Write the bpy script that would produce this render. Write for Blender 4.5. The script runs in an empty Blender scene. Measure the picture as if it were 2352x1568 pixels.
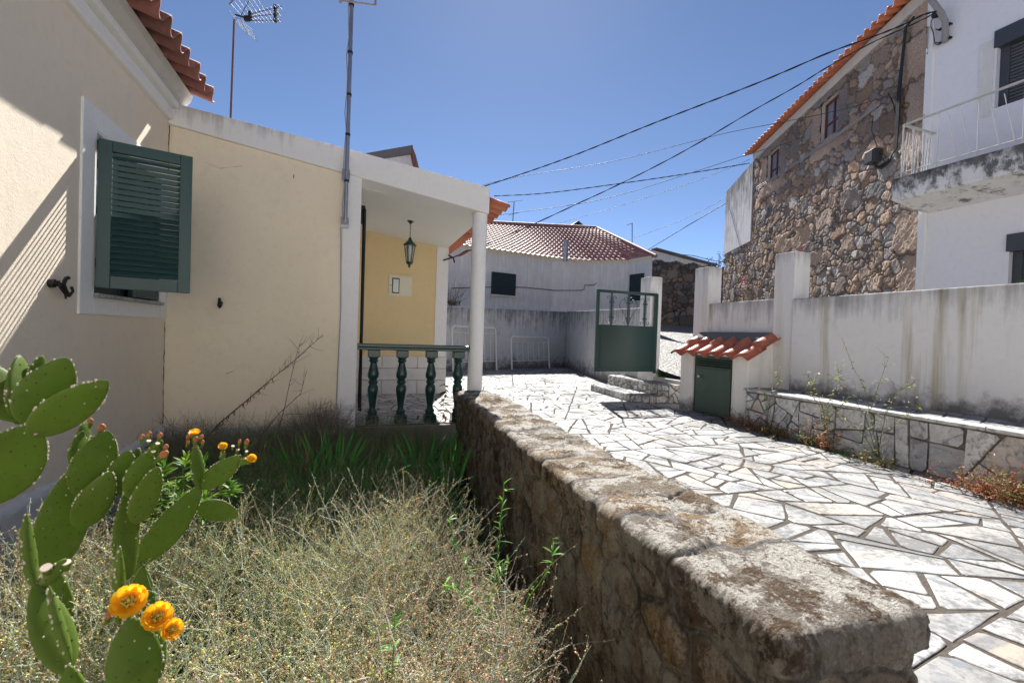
import bpy, bmesh, math, random
import numpy as np
from mathutils import Vector, Matrix, Euler

random.seed(7); RNG = np.random.default_rng(11)
SC = bpy.context.scene
COL = SC.collection
R = math.radians

# ------------------------------------------------------------------ camera, sky, sun
CAM_LOC = Vector((0, 0, 1.2))
YAW, PITCH, ROLL, FPX = R(19.2), R(-0.82), R(1.92), 1045.0      # FPX: focal length in 2352-px-wide units
_f = Vector((math.sin(YAW)*math.cos(PITCH), math.cos(YAW)*math.cos(PITCH), math.sin(PITCH)))
_r0 = Vector((math.cos(YAW), -math.sin(YAW), 0)); _u0 = _r0.cross(_f)
CR = _r0*math.cos(ROLL) + _u0*math.sin(ROLL)
CU = _u0*math.cos(ROLL) - _r0*math.sin(ROLL)
cam_d = bpy.data.cameras.new('camera'); cam = bpy.data.objects.new('camera', cam_d); COL.objects.link(cam)
m3 = Matrix((CR, CU, -_f)).transposed()
cam.matrix_world = Matrix.Translation(CAM_LOC) @ m3.to_4x4()
cam_d.sensor_width = 36; cam_d.lens = FPX/2352*36; cam_d.clip_start = .05; cam_d.clip_end = 2000
cam_d.dof.use_dof = True; cam_d.dof.focus_distance = 6.5; cam_d.dof.aperture_fstop = 5.0
SC.camera = cam

SUN_AZ, SUN_EL = R(18.5), R(44.5)          # azimuth from +y towards +x
w = bpy.data.worlds.new('World'); SC.world = w; w.use_nodes = True
wn = w.node_tree; bg = wn.nodes['Background']
sky = wn.nodes.new('ShaderNodeTexSky'); sky.sky_type = 'NISHITA'; sky.sun_disc = False
sky.sun_elevation = SUN_EL; sky.sun_rotation = SUN_AZ; sky.altitude = 1200; sky.air_density = .60; sky.dust_density = .15; sky.ozone_density = 2.6
wn.links.new(sky.outputs[0], bg.inputs[0]); bg.inputs[1].default_value = .05
sd = bpy.data.lights.new('sun', 'SUN'); sd.energy = 3.9; sd.angle = R(.53); sd.color = (1, .965, .91)
so = bpy.data.objects.new('sun', sd); COL.objects.link(so)
sdir = Vector((math.sin(SUN_AZ)*math.cos(SUN_EL), math.cos(SUN_AZ)*math.cos(SUN_EL), math.sin(SUN_EL)))
so.rotation_euler = sdir.to_track_quat('Z', 'Y').to_euler(); so.location = (3, 8, 20)
SC.view_settings.view_transform = 'Standard'; SC.view_settings.look = 'None'
SC.view_settings.exposure = 1.68; SC.view_settings.gamma = 1; SC.view_settings.use_curve_mapping = False
SC.render.engine = 'CYCLES'; SC.cycles.max_bounces = 12; SC.cycles.diffuse_bounces = 9; SC.cycles.sample_clamp_indirect = 8

# ------------------------------------------------------------------ measuring helpers
def ray(px, py):
    return (_f*FPX + CR*(px-1176) - CU*(py-784))
def at(px, py, x=None, y=None, z=None, d=None):
    """world point seen at a measured direction, on the plane x=, y=, z= or at forward distance d"""
    v = ray(px, py)
    if x is not None: t = x/v.x
    elif y is not None: t = y/v.y
    elif z is not None: t = (z-CAM_LOC.z)/v.z
    else: t = d/FPX
    return CAM_LOC + v*t
def at_pl(px, py, p0, n):
    v = ray(px, py); t = (Vector(p0)-CAM_LOC).dot(n)/v.dot(n)
    return CAM_LOC + v*t

# ------------------------------------------------------------------ object helpers
def tag(o, label=None, cat=None, group=None, kind=None):
    if label: o['label'] = label
    if cat: o['category'] = cat
    if group: o['group'] = group
    if kind: o['kind'] = kind
    return o
def thing(name, label, cat, loc, group=None):
    o = bpy.data.objects.new(name, None); COL.objects.link(o); o.location = loc; o.empty_display_size = .1
    return tag(o, label, cat, group)
def wloc(o):
    p = Vector((0, 0, 0))
    while o is not None: p = p + o.location; o = o.parent
    return p
def link(name, me, m, parent=None, label=None):
    o = bpy.data.objects.new(name, me); COL.objects.link(o)
    if m: me.materials.append(m)
    if parent is not None:
        o.parent = parent; o.location = -wloc(parent)
    if label: o['label'] = label
    return o
def bevel(o, wd=.008, seg=2):
    b = o.modifiers.new('bevel', 'BEVEL'); b.width = wd; b.segments = seg; b.limit_method = 'ANGLE'; b.angle_limit = R(40)
    return o
class MB:
    def __init__(s): s.v = []; s.f = []; s.sm = []
    def add(s, vs, fs, smooth=False):
        k = len(s.v); s.v += [tuple(v) for v in vs]; s.f += [tuple(i+k for i in f) for f in fs]; s.sm += [smooth]*len(fs); return s
    def box(s, x0, x1, y0, y1, z0, z1):
        if x0 > x1: x0, x1 = x1, x0
        if y0 > y1: y0, y1 = y1, y0
        if z0 > z1: z0, z1 = z1, z0
        vs = [(x, y, z) for z in (z0, z1) for x, y in ((x0, y0), (x1, y0), (x1, y1), (x0, y1))]
        return s.add(vs, [(3,2,1,0),(4,5,6,7),(0,1,5,4),(1,2,6,5),(2,3,7,6),(3,0,4,7)])
    def obox(s, c, ax, ay, az, hx, hy, hz):
        c = Vector(c); ax, ay, az = Vector(ax), Vector(ay), Vector(az)
        if ax.cross(ay).dot(az) < 0: az = -az
        vs = [c+ax*hx*a+ay*hy*b+az*hz*g for g in (-1, 1) for a, b in ((-1,-1),(1,-1),(1,1),(-1,1))]
        return s.add(vs, [(3,2,1,0),(4,5,6,7),(0,1,5,4),(1,2,6,5),(2,3,7,6),(3,0,4,7)])
    def bar(s, p, q, wd, th, up=(0,0,1)):
        p, q = Vector(p), Vector(q); a = (q-p); L = a.length; a.normalize()
        b = a.cross(Vector(up));
        if b.length < 1e-4: b = a.cross(Vector((1,0,0)))
        b.normalize(); c = b.cross(a)
        return s.obox((p+q)/2, a, b, c, L/2, wd/2, th/2)
    def prism(s, poly, ext):
        n = len(poly); e = Vector(ext); poly = [Vector(p) for p in poly]
        vs = poly + [p+e for p in poly]
        fs = [tuple(range(n))[::-1], tuple(range(n, 2*n))] + [(i, (i+1) % n, n+(i+1) % n, n+i) for i in range(n)]
        return s.add(vs, fs)
    def tube(s, pts, r, n=8, cap=True, r1=None):
        pts = [Vector(p) for p in pts]; m = len(pts); k0 = len(s.v)
        rr = r if isinstance(r, (list, tuple)) else [r+(((r if r1 is None else r1)-r)*i/max(1, m-1)) for i in range(m)]
        t0 = (pts[1]-pts[0]).normalized(); a = t0.orthogonal().normalized(); prev = t0
        vs = []
        for i, p in enumerate(pts):
            t = (pts[min(i+1, m-1)]-pts[max(i-1, 0)])
            t = t.normalized() if t.length > 1e-9 else prev
            a = (a - t*a.dot(t)); a = a.normalized() if a.length > 1e-6 else t.orthogonal().normalized()
            b = t.cross(a); prev = t
            for j in range(n):
                g = 2*math.pi*j/n; vs.append(p+(a*math.cos(g)+b*math.sin(g))*rr[i])
        fs = [(i*n+j, i*n+(j+1) % n, (i+1)*n+(j+1) % n, (i+1)*n+j) for i in range(m-1) for j in range(n)]
        s.add(vs, fs, True)
        if cap: s.add(vs[:n], [tuple(range(n))[::-1]]); s.add(vs[-n:], [tuple(range(n))])
        return s
    def lathe(s, c, prof, n=16):
        c = Vector(c); vs = []; m = len(prof)
        for r, z in prof:
            for j in range(n):
                g = 2*math.pi*j/n; vs.append(c+Vector((r*math.cos(g), r*math.sin(g), z)))
        fs = [(i*n+j, i*n+(j+1) % n, (i+1)*n+(j+1) % n, (i+1)*n+j) for i in range(m-1) for j in range(n)]
        s.add(vs, fs, True); s.add(vs[:n], [tuple(range(n))[::-1]]); s.add(vs[-n:], [tuple(range(n))])
        return s
    def blob(s, c, rx, ry, rz, n=8, m=6):
        c = Vector(c); vs = [c+Vector((0, 0, -rz))]
        for i in range(1, m):
            th = math.pi*i/m
            for j in range(n):
                g = 2*math.pi*j/n
                vs.append(c+Vector((rx*math.sin(th)*math.cos(g), ry*math.sin(th)*math.sin(g), -rz*math.cos(th))))
        vs.append(c+Vector((0, 0, rz))); L = len(vs)-1
        fs = [(0, 1+(j+1) % n, 1+j) for j in range(n)]
        for i in range(m-2):
            fs += [(1+i*n+j, 1+i*n+(j+1) % n, 1+(i+1)*n+(j+1) % n, 1+(i+1)*n+j) for j in range(n)]
        fs += [(L, 1+(m-2)*n+j, 1+(m-2)*n+(j+1) % n) for j in range(n)]
        return s.add(vs, fs, True)
    def build(s, name, m, parent=None, label=None, bev=None):
        me = bpy.data.meshes.new(name); me.from_pydata(s.v, [], s.f)
        me.polygons.foreach_set('use_smooth', s.sm); me.update()
        o = link(name, me, m, parent, label)
        if bev: bevel(o, bev)
        return o
def np_mesh(name, V, F, m, parent=None, cols=None, smooth=True, label=None):
    """V (n,3), F (k,3|4) arrays, cols (n,4) vertex colours"""
    me = bpy.data.meshes.new(name); k, q = F.shape
    me.vertices.add(len(V)); me.vertices.foreach_set('co', V.astype(np.float32).ravel())
    me.loops.add(k*q); me.loops.foreach_set('vertex_index', F.astype(np.int32).ravel())
    me.polygons.add(k); me.polygons.foreach_set('loop_start', np.arange(0, k*q, q, dtype=np.int32))
    me.polygons.foreach_set('use_smooth', np.full(k, smooth))
    me.update(calc_edges=True)
    if cols is not None:
        a = me.attributes.new('tint', 'FLOAT_COLOR', 'POINT'); a.data.foreach_set('color', cols.astype(np.float32).ravel())
    return link(name, me, m, parent, label)
def grid_faces(nu, nv, off=0):
    i = np.arange(nu-1)[:, None]*nv + np.arange(nv-1)[None, :]
    i = i.ravel()+off
    return np.stack([i, i+nv, i+nv+1, i+1], 1)

# ------------------------------------------------------------------ material helpers
class NT:
    def __init__(s, name, rough=.8, spec=.3):
        s.m = bpy.data.materials.new(name); s.m.use_nodes = True; s.t = s.m.node_tree
        s.b = s.t.nodes['Principled BSDF']; s.b.inputs['Roughness'].default_value = rough
        s.b.inputs['Specular IOR Level'].default_value = spec
        s.tc = s.t.nodes.new('ShaderNodeTexCoord')
    def n(s, k): return s.t.nodes.new(k)
    def l(s, a, b): s.t.links.new(a, b)
    def set(s, sock, v):
        if hasattr(v, 'links'): s.l(v, sock)
        elif isinstance(v, (tuple, list)) and len(v) == 3 and len(sock.default_value) == 4: sock.default_value = (*v, 1)
        else: sock.default_value = v
    def pos(s, sc=(1, 1, 1), rot=None, src=None):
        mp = s.n('ShaderNodeMapping'); s.l(src or s.tc.outputs['Object'], mp.inputs[0]); mp.inputs['Scale'].default_value = sc
        if rot: mp.inputs['Rotation'].default_value = rot
        return mp.outputs[0]
    def noise(s, scale, detail=4, rough=.55, vec=None, dist=0):
        x = s.n('ShaderNodeTexNoise'); s.l(vec or s.tc.outputs['Object'], x.inputs['Vector'])
        x.inputs['Scale'].default_value = scale; x.inputs['Detail'].default_value = detail
        x.inputs['Roughness'].default_value = rough; x.inputs['Distortion'].default_value = dist
        return x.outputs['Fac']
    def voro(s, scale, vec=None, feat='F1', out='Distance', rnd=1):
        x = s.n('ShaderNodeTexVoronoi'); x.feature = feat; s.l(vec or s.tc.outputs['Object'], x.inputs['Vector'])
        x.inputs['Scale'].default_value = scale; x.inputs['Randomness'].default_value = rnd
        return x.outputs[out]
    def ramp(s, fac, *stops):
        x = s.n('ShaderNodeValToRGB'); s.l(fac, x.inputs[0]); e = x.color_ramp.elements
        while len(e) < len(stops): e.new(.5)
        for k, (p, c) in enumerate(stops):
            e[k].position = p; e[k].color = (c, c, c, 1) if isinstance(c, (int, float)) else (*c, 1)
        return x.outputs[0]
    def mix(s, fac, a, b, mode='MIX'):
        x = s.n('ShaderNodeMix'); x.data_type = 'RGBA'; x.blend_type = mode
        s.set(x.inputs[0], fac); s.set(x.inputs[6], a); s.set(x.inputs[7], b); return x.outputs[2]
    def math(s, op, a, b=None, c=None):
        x = s.n('ShaderNodeMath'); x.operation = op; s.set(x.inputs[0], a)
        if b is not None: s.set(x.inputs[1], b)
        if c is not None: s.set(x.inputs[2], c)
        return x.outputs[0]
    def rng(s, v, a, b, c=0, d=1, clamp=True):
        x = s.n('ShaderNodeMapRange'); s.set(x.inputs[0], v)
        for i, q in enumerate((a, b, c, d)): x.inputs[i+1].default_value = q
        x.clamp = clamp; return x.outputs[0]
    def xyz(s, src=None):
        x = s.n('ShaderNodeSeparateXYZ'); s.l(src or s.tc.outputs['Object'], x.inputs[0]); return x.outputs
    def attr(s, name='tint'):
        x = s.n('ShaderNodeAttribute'); x.attribute_name = name; return x
    def rand(s):
        return s.n('ShaderNodeObjectInfo').outputs['Random']
    def col(s, c): s.set(s.b.inputs['Base Color'], c); return s
    def rough(s, v): s.set(s.b.inputs['Roughness'], v); return s
    def bump(s, h, strength=.3, dist=.01, prev=None):
        x = s.n('ShaderNodeBump'); x.inputs['Strength'].default_value = strength; x.inputs['Distance'].default_value = dist
        s.l(h, x.inputs['Height'])
        if prev: s.l(prev, x.inputs['Normal'])
        s.l(x.outputs[0], s.b.inputs['Normal']); return x.outputs[0]

def m_flat(name, c, rough=.6, spec=.4, var=.12, metal=0, bs=0, bscale=60):
    t = NT(name, rough, spec); f = t.noise(7, 5); g = t.noise(45, 3)
    k = t.mix(f, tuple(x*(1-var) for x in c), tuple(min(1, x*(1+var)) for x in c))
    k = t.mix(t.ramp(g, (.45, 0), (.75, .25)), k, tuple(x*.7 for x in c))
    t.col(k); t.b.inputs['Metallic'].default_value = metal
    if bs: t.bump(t.noise(bscale, 4), bs, .004)
    return t.m
def m_plaster(name, c, top=None, top_len=.8, base=None, base_len=.4, streak=.5, dirt=(.05, .048, .045), moss=None,
              bs=.25, bscale=90, mott=.1, grain_scale=14, patch=0, blot=0):
    """painted render with drips from the coping and grime at the foot"""
    t = NT(name, .9, .15)
    f = t.noise(1.3, 6, .6); k = t.mix(f, tuple(x*(1-mott) for x in c), tuple(min(1, x*(1+mott*.6)) for x in c))
    g = t.noise(grain_scale, 6, .65); k = t.mix(t.ramp(g, (.5, 0), (.8, .22)), k, tuple(x*.6 for x in c))
    z = t.xyz()[2]
    if moss:
        mo = t.noise(1, 5, .6, t.pos((4.3, 4.3, .25))); mo = t.ramp(mo, (.54, 0), (.68, 1))
        k = t.mix(t.math('MULTIPLY', mo, moss[1]), k, moss[0])
    if patch:
        pn = t.ramp(t.noise(3.2, 6, .7), (.52, 0), (.7, 1)); k = t.mix(t.math('MULTIPLY', pn, patch), k, tuple(x*.5 for x in c))
    if top is not None:
        st = t.noise(1, 6, .7, t.pos((11, 11, .9))); st2 = t.noise(3, 4, .6)
        h = t.rng(z, top-top_len, top+.02, 0, 1); h2 = t.math('POWER', h, 1.6)
        a = t.math('ADD', t.math('MULTIPLY', st, .75), t.math('MULTIPLY', st2, .35))
        a = t.math('ADD', a, t.math('MULTIPLY', h2, .42)); a = t.ramp(a, (.72, 0), (1.0, 1))
        a = t.math('MULTIPLY', a, t.rng(h, 0, .15)); k = t.mix(t.math('MULTIPLY', a, streak), k, dirt)
    if base is not None:
        h = t.rng(z, base+base_len, base, 0, 1); a = t.math('ADD', t.noise(5, 6, .7), t.math('MULTIPLY', h, .5))
        a = t.math('MULTIPLY', t.ramp(a, (.68, 0), (.95, 1)), t.rng(h, 0, .2)); k = t.mix(t.math('MULTIPLY', a, .8), k, tuple(x*1.3 for x in dirt))
    if blot:
        bn = t.noise(1, 7, .75, t.pos((3.5, 3.5, 2.2))); hb = t.rng(z, top-.5, top, 0, .16)
        k = t.mix(t.math('MULTIPLY', t.ramp(t.math('ADD', bn, hb), (.56, 0), (.66, 1)), blot), k, (.05, .048, .05))
    t.col(k)
    b1 = t.noise(bscale, 4, .6); b2 = t.noise(9, 4)
    t.bump(t.math('ADD', b1, t.math('MULTIPLY', b2, 1.2)), bs, .006)
    return t.m

M = {}
M['cream'] = m_plaster('cream_sky_tint', (.82, .725, .59), bs=.35, mott=.08, base=-1, base_len=1.5)  # less yellow than the front: skylight on the flank put into the colour
M['cream_front'] = m_plaster('cream_front_paint', (.88, .775, .60), bs=.35, mott=.09)
M['cream_dark'] = m_plaster('ochre_paint', (.76, .60, .34), bs=.25, mott=.05)
M['trim'] = m_plaster('white_trim', (.82, .82, .81), bs=.15, mott=.05, grain_scale=20)
M['fascia'] = m_plaster('fascia_white', (.82, .81, .79), top=3.62, top_len=.55, streak=.55, bs=.15, mott=.06)
M['rough_plinth'] = m_plaster('rough_render', (.66, .655, .65), bs=1.0, bscale=55, mott=.12)
M['plinth_blocks'] = m_plaster('plinth_paint', (.72, .70, .66), bs=.5, bscale=40, mott=.08, patch=.25)
M['ceiling'] = m_plaster('ceiling_white', (.80, .79, .75), bs=.1, mott=.04)
M['back_wall'] = m_plaster('grey_stained_render', (.60, .60, .60), top=2.25, top_len=1.9, streak=.85, base=0, base_len=.7, bs=.35, mott=.14, patch=.35, grain_scale=9)
M['garden_white'] = m_plaster('stained_white_render', (.80, .78, .765), top=1.9, top_len=.8, streak=.6, base=.52, base_len=.34, moss=((.42, .38, .24), .75), bs=.3, mott=.08)
M['pillar'] = m_plaster('pillar_white', (.80, .79, .77), top=2.55, top_len=.5, streak=.5, moss=((.42, .39, .30), .3), bs=.2, mott=.06)
M['box_white'] = m_plaster('cupboard_render', (.80, .78, .74), base=0, base_len=.35, moss=((.45, .38, .28), .35), bs=.25, mott=.07)
M['far_white'] = m_plaster('far_house_white', (.88, .87, .84), top=2.6, top_len=1.2, streak=.25, bs=.2, mott=.07)
M['white_house'] = m_plaster('white_house_paint', (.74, .75, .79), bs=.1, mott=.03)
M['slab'] = m_plaster('balcony_concrete', (.72, .72, .72), top=4.02, top_len=.42, streak=.97, bs=.35, mott=.12, patch=.4, grain_scale=7, blot=.85)
M['wing'] = m_plaster('wing_render', (.66, .65, .65), top=7.2, top_len=4.6, streak=.85, bs=.2, mott=.1)
M['concrete'] = m_plaster('dark_mortar', (.17, .165, .165), bs=.6, mott=.25)
M['cornice_grey'] = m_plaster('cornice_render', (.58, .56, .53), bs=.5, bscale=50, mott=.14, patch=.3)
M['green'] = m_flat('green_gloss_paint', (.008, .043, .038), .28, .5, .15)
M['green_gate'] = m_flat('green_gate_paint', (.011, .045, .040), .35, .5, .12)
M['green_shutter'] = m_flat('green_shutter_paint', (.028, .070, .070), .42, .4, .12)
M['green_old'] = m_flat('faded_green_paint', (.035, .072, .055), .42, .45, .35)
M['dark_shutter'] = m_flat('dark_green_boards', (.020, .040, .043), .55, .3, .2)
M['iron'] = m_flat('cast_iron', (.012, .012, .013), .5, .4)
M['wire'] = m_flat('cable_black', (.02, .02, .022), .6, .3)
M['wire_grey'] = m_flat('cable_grey', (.32, .33, .35), .45, .5)
M['white_metal'] = m_flat('white_enamel', (.80, .80, .77), .4, .4, .15)
M['steel'] = m_flat('galvanised_steel', (.30, .32, .36), .35, .5, .2, metal=.8)
M['alu'] = m_flat('aluminium', (.75, .75, .76), .3, .5, .1, metal=.9)
M['rust'] = m_flat('rusty_pipe', (.17, .085, .06), .7, .3, .35)
M['grey_paint'] = m_flat('anthracite_paint', (.055, .062, .075), .45, .4)
M['grey_slat'] = m_flat('shutter_slats', (.075, .080, .092), .45, .4)
M['pipe_grey'] = m_flat('grey_pipe', (.26, .255, .25), .5, .4)
M['cream_metal'] = m_flat('cream_metal', (.72, .68, .54), .4, .4, .05)
M['soil'] = m_flat('soil', (.045, .034, .024), .95, .1, .4, bs=.8, bscale=30)
M['ground'] = m_flat('dry_ground', (.16, .13, .095), .95, .1, .3, bs=.5, bscale=5)
M['brown_frame'] = m_flat('red_brown_wood', (.16, .055, .035), .5, .3)
M['red_sign'] = m_flat('red_enamel', (.42, .02, .035), .4, .4)
M['sign_white'] = m_flat('sign_white', (.8, .75, .75), .5, .3)
t = NT('window_glass', .03, .8); t.col((.22, .26, .34)); M['glass'] = t.m  # blue-grey of reflected sky put into the base colour
t = NT('lantern_glass', .05, .6); t.col((.45, .5, .5)); t.b.inputs['Alpha'].default_value = .45; M['lglass'] = t.m
t = NT('bulb_glass', .2, .5); t.col((.9, .8, .5)); M['bulb'] = t.m

# marble crazy paving: tint.r brightness, tint.g warm/grey, tint.b vein direction
def m_marble(name, grime=.55, lo=.60, hi=.52):
    t = NT(name, .55, .3); a = t.attr(); sep = t.n('ShaderNodeSeparateColor'); t.l(a.outputs['Color'], sep.inputs[0])
    r, g, b = sep.outputs
    vr = t.n('ShaderNodeVectorRotate'); vr.rotation_type = 'AXIS_ANGLE'; t.l(t.tc.outputs['Object'], vr.inputs['Vector'])
    vr.inputs['Axis'].default_value = (.3, .2, 1); t.l(t.math('MULTIPLY', b, 6.28), vr.inputs['Angle'])
    off = t.n('ShaderNodeVectorMath'); off.operation = 'ADD'; t.l(vr.outputs[0], off.inputs[0])
    cmb = t.n('ShaderNodeCombineXYZ'); t.l(t.math('MULTIPLY', r, 31), cmb.inputs[0]); t.l(t.math('MULTIPLY', b, 17), cmb.inputs[1]); t.l(cmb.outputs[0], off.inputs[1])
    v = off.outputs[0]
    base = t.mix(r, (lo, lo*.99, lo*.97), (hi, hi*.99, hi*.965))
    base = t.mix(t.math('MULTIPLY', t.ramp(g, (.78, 0), (.9, 1)), .5), base, (.50, .40, .30))
    base = t.mix(t.ramp(g, (.10, .55), (.22, 0)), base, (.27, .285, .31))
    ve = t.noise(1, 7, .62, t.pos((2.2, 13, 13), src=v), 1.2)
    base = t.mix(t.ramp(ve, (.50, 0), (.64, .8)), base, (.17, .185, .21))
    ve2 = t.noise(1, 5, .6, t.pos((1.1, 5, 5), src=v), .6)
    base = t.mix(t.ramp(ve2, (.56, 0), (.70, .45)), base, (.42, .31, .22))
    gr = t.math('ADD', t.math('MULTIPLY', t.noise(1.5, 8, .72), .8), t.math('MULTIPLY', t.noise(.35, 2), .22)); gr2 = t.noise(26, 4, .7)
    gm = t.math('ADD', t.math('MULTIPLY', gr, .7), t.math('MULTIPLY', gr2, .3)); gm = t.ramp(gm, (.475, 0), (.555, 1))
    base = t.mix(t.math('MULTIPLY', gm, grime), base, (.13, .13, .13))
    t.col(base); t.rough(t.rng(gm, 0, 1, .42, .8))
    t.bump(t.math('ADD', t.noise(60, 4, .7), t.math('MULTIPLY', t.noise(7, 3), 2)), .25, .004)
    return t.m
M['marble'] = m_marble('marble_paving', .85, .25, .49)
M['marble_face'] = m_marble('marble_facing', .30, .55, .80)
M['marble_porch'] = m_marble('marble_porch', .25, .5, .62)
t = NT('joint_mortar', .95, .1); t.col(t.mix(t.noise(22, 5), (.055, .047, .040), (.125, .107, .09))); t.bump(t.noise(70, 4), .8, .01); M['mortar'] = t.m
t = NT('joint_mortar_dark', .95, .1); t.col(t.mix(t.noise(9, 5), (.11, .09, .075), (.32, .29, .26))); t.bump(t.noise(70, 4), .8, .01); M['mortar_dark'] = t.m

# rubble masonry, colour per stone in tint
def m_rubble(name, grain=40):
    t = NT(name, .92, .15); a = t.attr().outputs['Color']
    k = t.mix(t.ramp(t.noise(grain, 5, .7), (.3, 0), (.75, 1)), (.62, .62, .62), (1.6, 1.55, 1.5)); k = t.mix(1.0, a, k, 'MULTIPLY')
    k = t.mix(t.ramp(t.noise(1.1, 7, .75), (.60, 0), (.74, .45)), k, (.07, .065, .06))
    t.col(k); t.bump(t.noise(grain*1.2, 5, .7), .8, .02); return t.m
M['rubble'] = m_rubble('rubble_masonry', 34)
def m_garden_wall():
    t = NT('lichened_granite', .95, .12); a = t.attr(); sep = t.n('ShaderNodeSeparateColor'); t.l(a.outputs['Color'], sep.inputs[0])
    r, g, b = sep.outputs      # r: stone tone, g: stone(1)/mortar(0), b: faces up
    st = t.ramp(r, (0, (.24, .17, .12)), (.3, (.34, .27, .20)), (.5, (.40, .35, .28)), (.7, (.46, .29, .13)), (.85, (.28, .22, .17)), (1, (.38, .35, .31)))
    st = t.mix(t.ramp(t.noise(70, 4, .7), (.35, .0), (.7, .8)), st, (.13, .11, .09))
    mo = t.mix(t.noise(30, 5), (.30, .29, .28), (.50, .49, .47))
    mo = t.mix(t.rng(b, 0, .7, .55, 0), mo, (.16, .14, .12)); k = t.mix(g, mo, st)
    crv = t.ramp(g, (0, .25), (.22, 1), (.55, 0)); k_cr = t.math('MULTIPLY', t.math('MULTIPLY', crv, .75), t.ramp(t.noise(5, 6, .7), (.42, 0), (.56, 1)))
    # pale crust
    l1 = t.math('ADD', t.math('MULTIPLY', t.noise(4.5, 8, .7), .68), t.math('MULTIPLY', t.noise(42, 5, .75), .32))
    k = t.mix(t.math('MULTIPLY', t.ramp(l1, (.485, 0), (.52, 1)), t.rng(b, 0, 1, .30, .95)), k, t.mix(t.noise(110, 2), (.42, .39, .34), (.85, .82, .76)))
    l3 = t.math('ADD', t.math('MULTIPLY', t.noise(3.6, 8, .72, t.pos((1, 1, 1), rot=(1, 2, .5))), .7), t.math('MULTIPLY', t.noise(60, 5, .75), .3))
    k = t.mix(t.math('MULTIPLY', t.ramp(l3, (.515, 0), (.55, .9)), t.math('ADD', t.math('MULTIPLY', g, .8), .2)), k,
              t.mix(t.noise(45, 3), (.035, .022, .015), (.19, .115, .065)))
    l4 = t.math('ADD', t.math('MULTIPLY', t.noise(3.1, 6, .7, t.pos((1, 1, 1), rot=(.3, 1, 2))), .6), t.math('MULTIPLY', t.noise(60, 4, .7), .4))
    k = t.mix(t.ramp(l4, (.60, 0), (.66, .9)), k, (.12, .115, .025))
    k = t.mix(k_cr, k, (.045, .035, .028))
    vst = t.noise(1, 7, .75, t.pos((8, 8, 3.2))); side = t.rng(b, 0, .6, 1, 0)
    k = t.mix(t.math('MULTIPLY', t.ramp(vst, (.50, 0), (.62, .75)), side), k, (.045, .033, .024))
    t.col(k)
    h = t.math('ADD', t.math('MULTIPLY', t.noise(55, 6, .75), .7), t.math('MULTIPLY', l3, .9))
    h = t.math('ADD', h, t.math('MULTIPLY', t.noise(150, 3, .7), .35)); t.bump(h, 1.0, .06); return t.m
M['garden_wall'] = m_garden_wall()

def m_tile(name, c0, c1, dark, rough=.6, dirt=.4, spec=.4):
    t = NT(name, rough, spec); a = t.attr().outputs['Color']
    k = t.mix(a, c0, c1); k = t.mix(t.ramp(t.noise(18, 6, .7), (.5, 0), (.72, dirt)), k, dark)
    t.col(k); t.bump(t.noise(50, 4), .35, .006); return t.m
M['tile_old'] = m_tile('weathered_tile', (.21, .085, .07), (.33, .13, .10), (.10, .08, .072), .7, .7)
M['tile_orange'] = m_tile('orange_tile', (.44, .125, .06), (.55, .19, .095), (.28, .10, .05), .55, .3)
M['tile_small'] = m_tile('cupboard_tile', (.38, .105, .06), (.50, .16, .09), (.16, .09, .07), .4, .45)
M['tile_far'] = m_tile('far_roof_tile', (.30, .14, .12), (.44, .22, .185), (.16, .09, .08), .65, .3, .4)
t = NT('cobbles', .6, .4)
v = t.voro(8, t.pos((1, 1.5, .3))); e = t.voro(8, t.pos((1, 1.5, .3)), 'DISTANCE_TO_EDGE')
t.col(t.mix(t.ramp(e, (.02, 0), (.12, 1)), (.07, .062, .055), t.mix(t.noise(6, 4), (.20, .195, .185), (.36, .35, .335)))); t.bump(t.math('MULTIPLY', t.ramp(e, (0, 0), (.25, 1)), 1.0), .9, .03)
M['cobble'] = t.m

# plant materials
def m_plant(name, lo, hi, rough=.6, trans=.25, scale=6):
    t = NT(name, rough, .3); a = t.attr().outputs['Color']
    k = t.mix(t.noise(scale, 3), lo, hi); t.col(k)
    if trans:
        tr = t.n('ShaderNodeBsdfTranslucent'); t.l(k, tr.inputs[0]); mx = t.n('ShaderNodeMixShader'); mx.inputs[0].default_value = trans
        t.l(t.b.outputs[0], mx.inputs[1]); t.l(tr.outputs[0], mx.inputs[2]); t.l(mx.outputs[0], t.t.nodes['Material Output'].inputs[0])
    return t.m
def m_tinted(name, rough=.8, trans=.2):
    t = NT(name, rough, .2); a = t.attr().outputs['Color']; t.col(a)
    if trans:
        tr = t.n('ShaderNodeBsdfTranslucent'); t.l(a, tr.inputs[0]); mx = t.n('ShaderNodeMixShader'); mx.inputs[0].default_value = trans
        t.l(t.b.outputs[0], mx.inputs[1]); t.l(tr.outputs[0], mx.inputs[2]); t.l(mx.outputs[0], t.t.nodes['Material Output'].inputs[0])
    return t.m
M['weed'] = m_tinted('weed_stems', .75, .2)
M['leaf'] = m_tinted('green_leaf', .5, .35)
t = NT('cactus_skin', .55, .22)
k = t.mix(t.noise(5, 4), (.070, .120, .014), (.14, .21, .028)); k = t.mix(t.ramp(t.noise(9, 6, .75), (.60, 0), (.70, .7)), k, (.22, .20, .11)); k = t.mix(t.ramp(t.noise(28, 3), (.55, 0), (.75, .4)), k, (.05, .08, .015))
t.col(k); t.bump(t.noise(14, 3), .2, .01)
tr = t.n('ShaderNodeBsdfTranslucent'); tr.inputs[0].default_value = (.10, .24, .01, 1); mx = t.n('ShaderNodeMixShader'); mx.inputs[0].default_value = .22
t.l(t.b.outputs[0], mx.inputs[1]); t.l(tr.outputs[0], mx.inputs[2]); t.l(mx.outputs[0], t.t.nodes['Material Output'].inputs[0])
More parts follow.
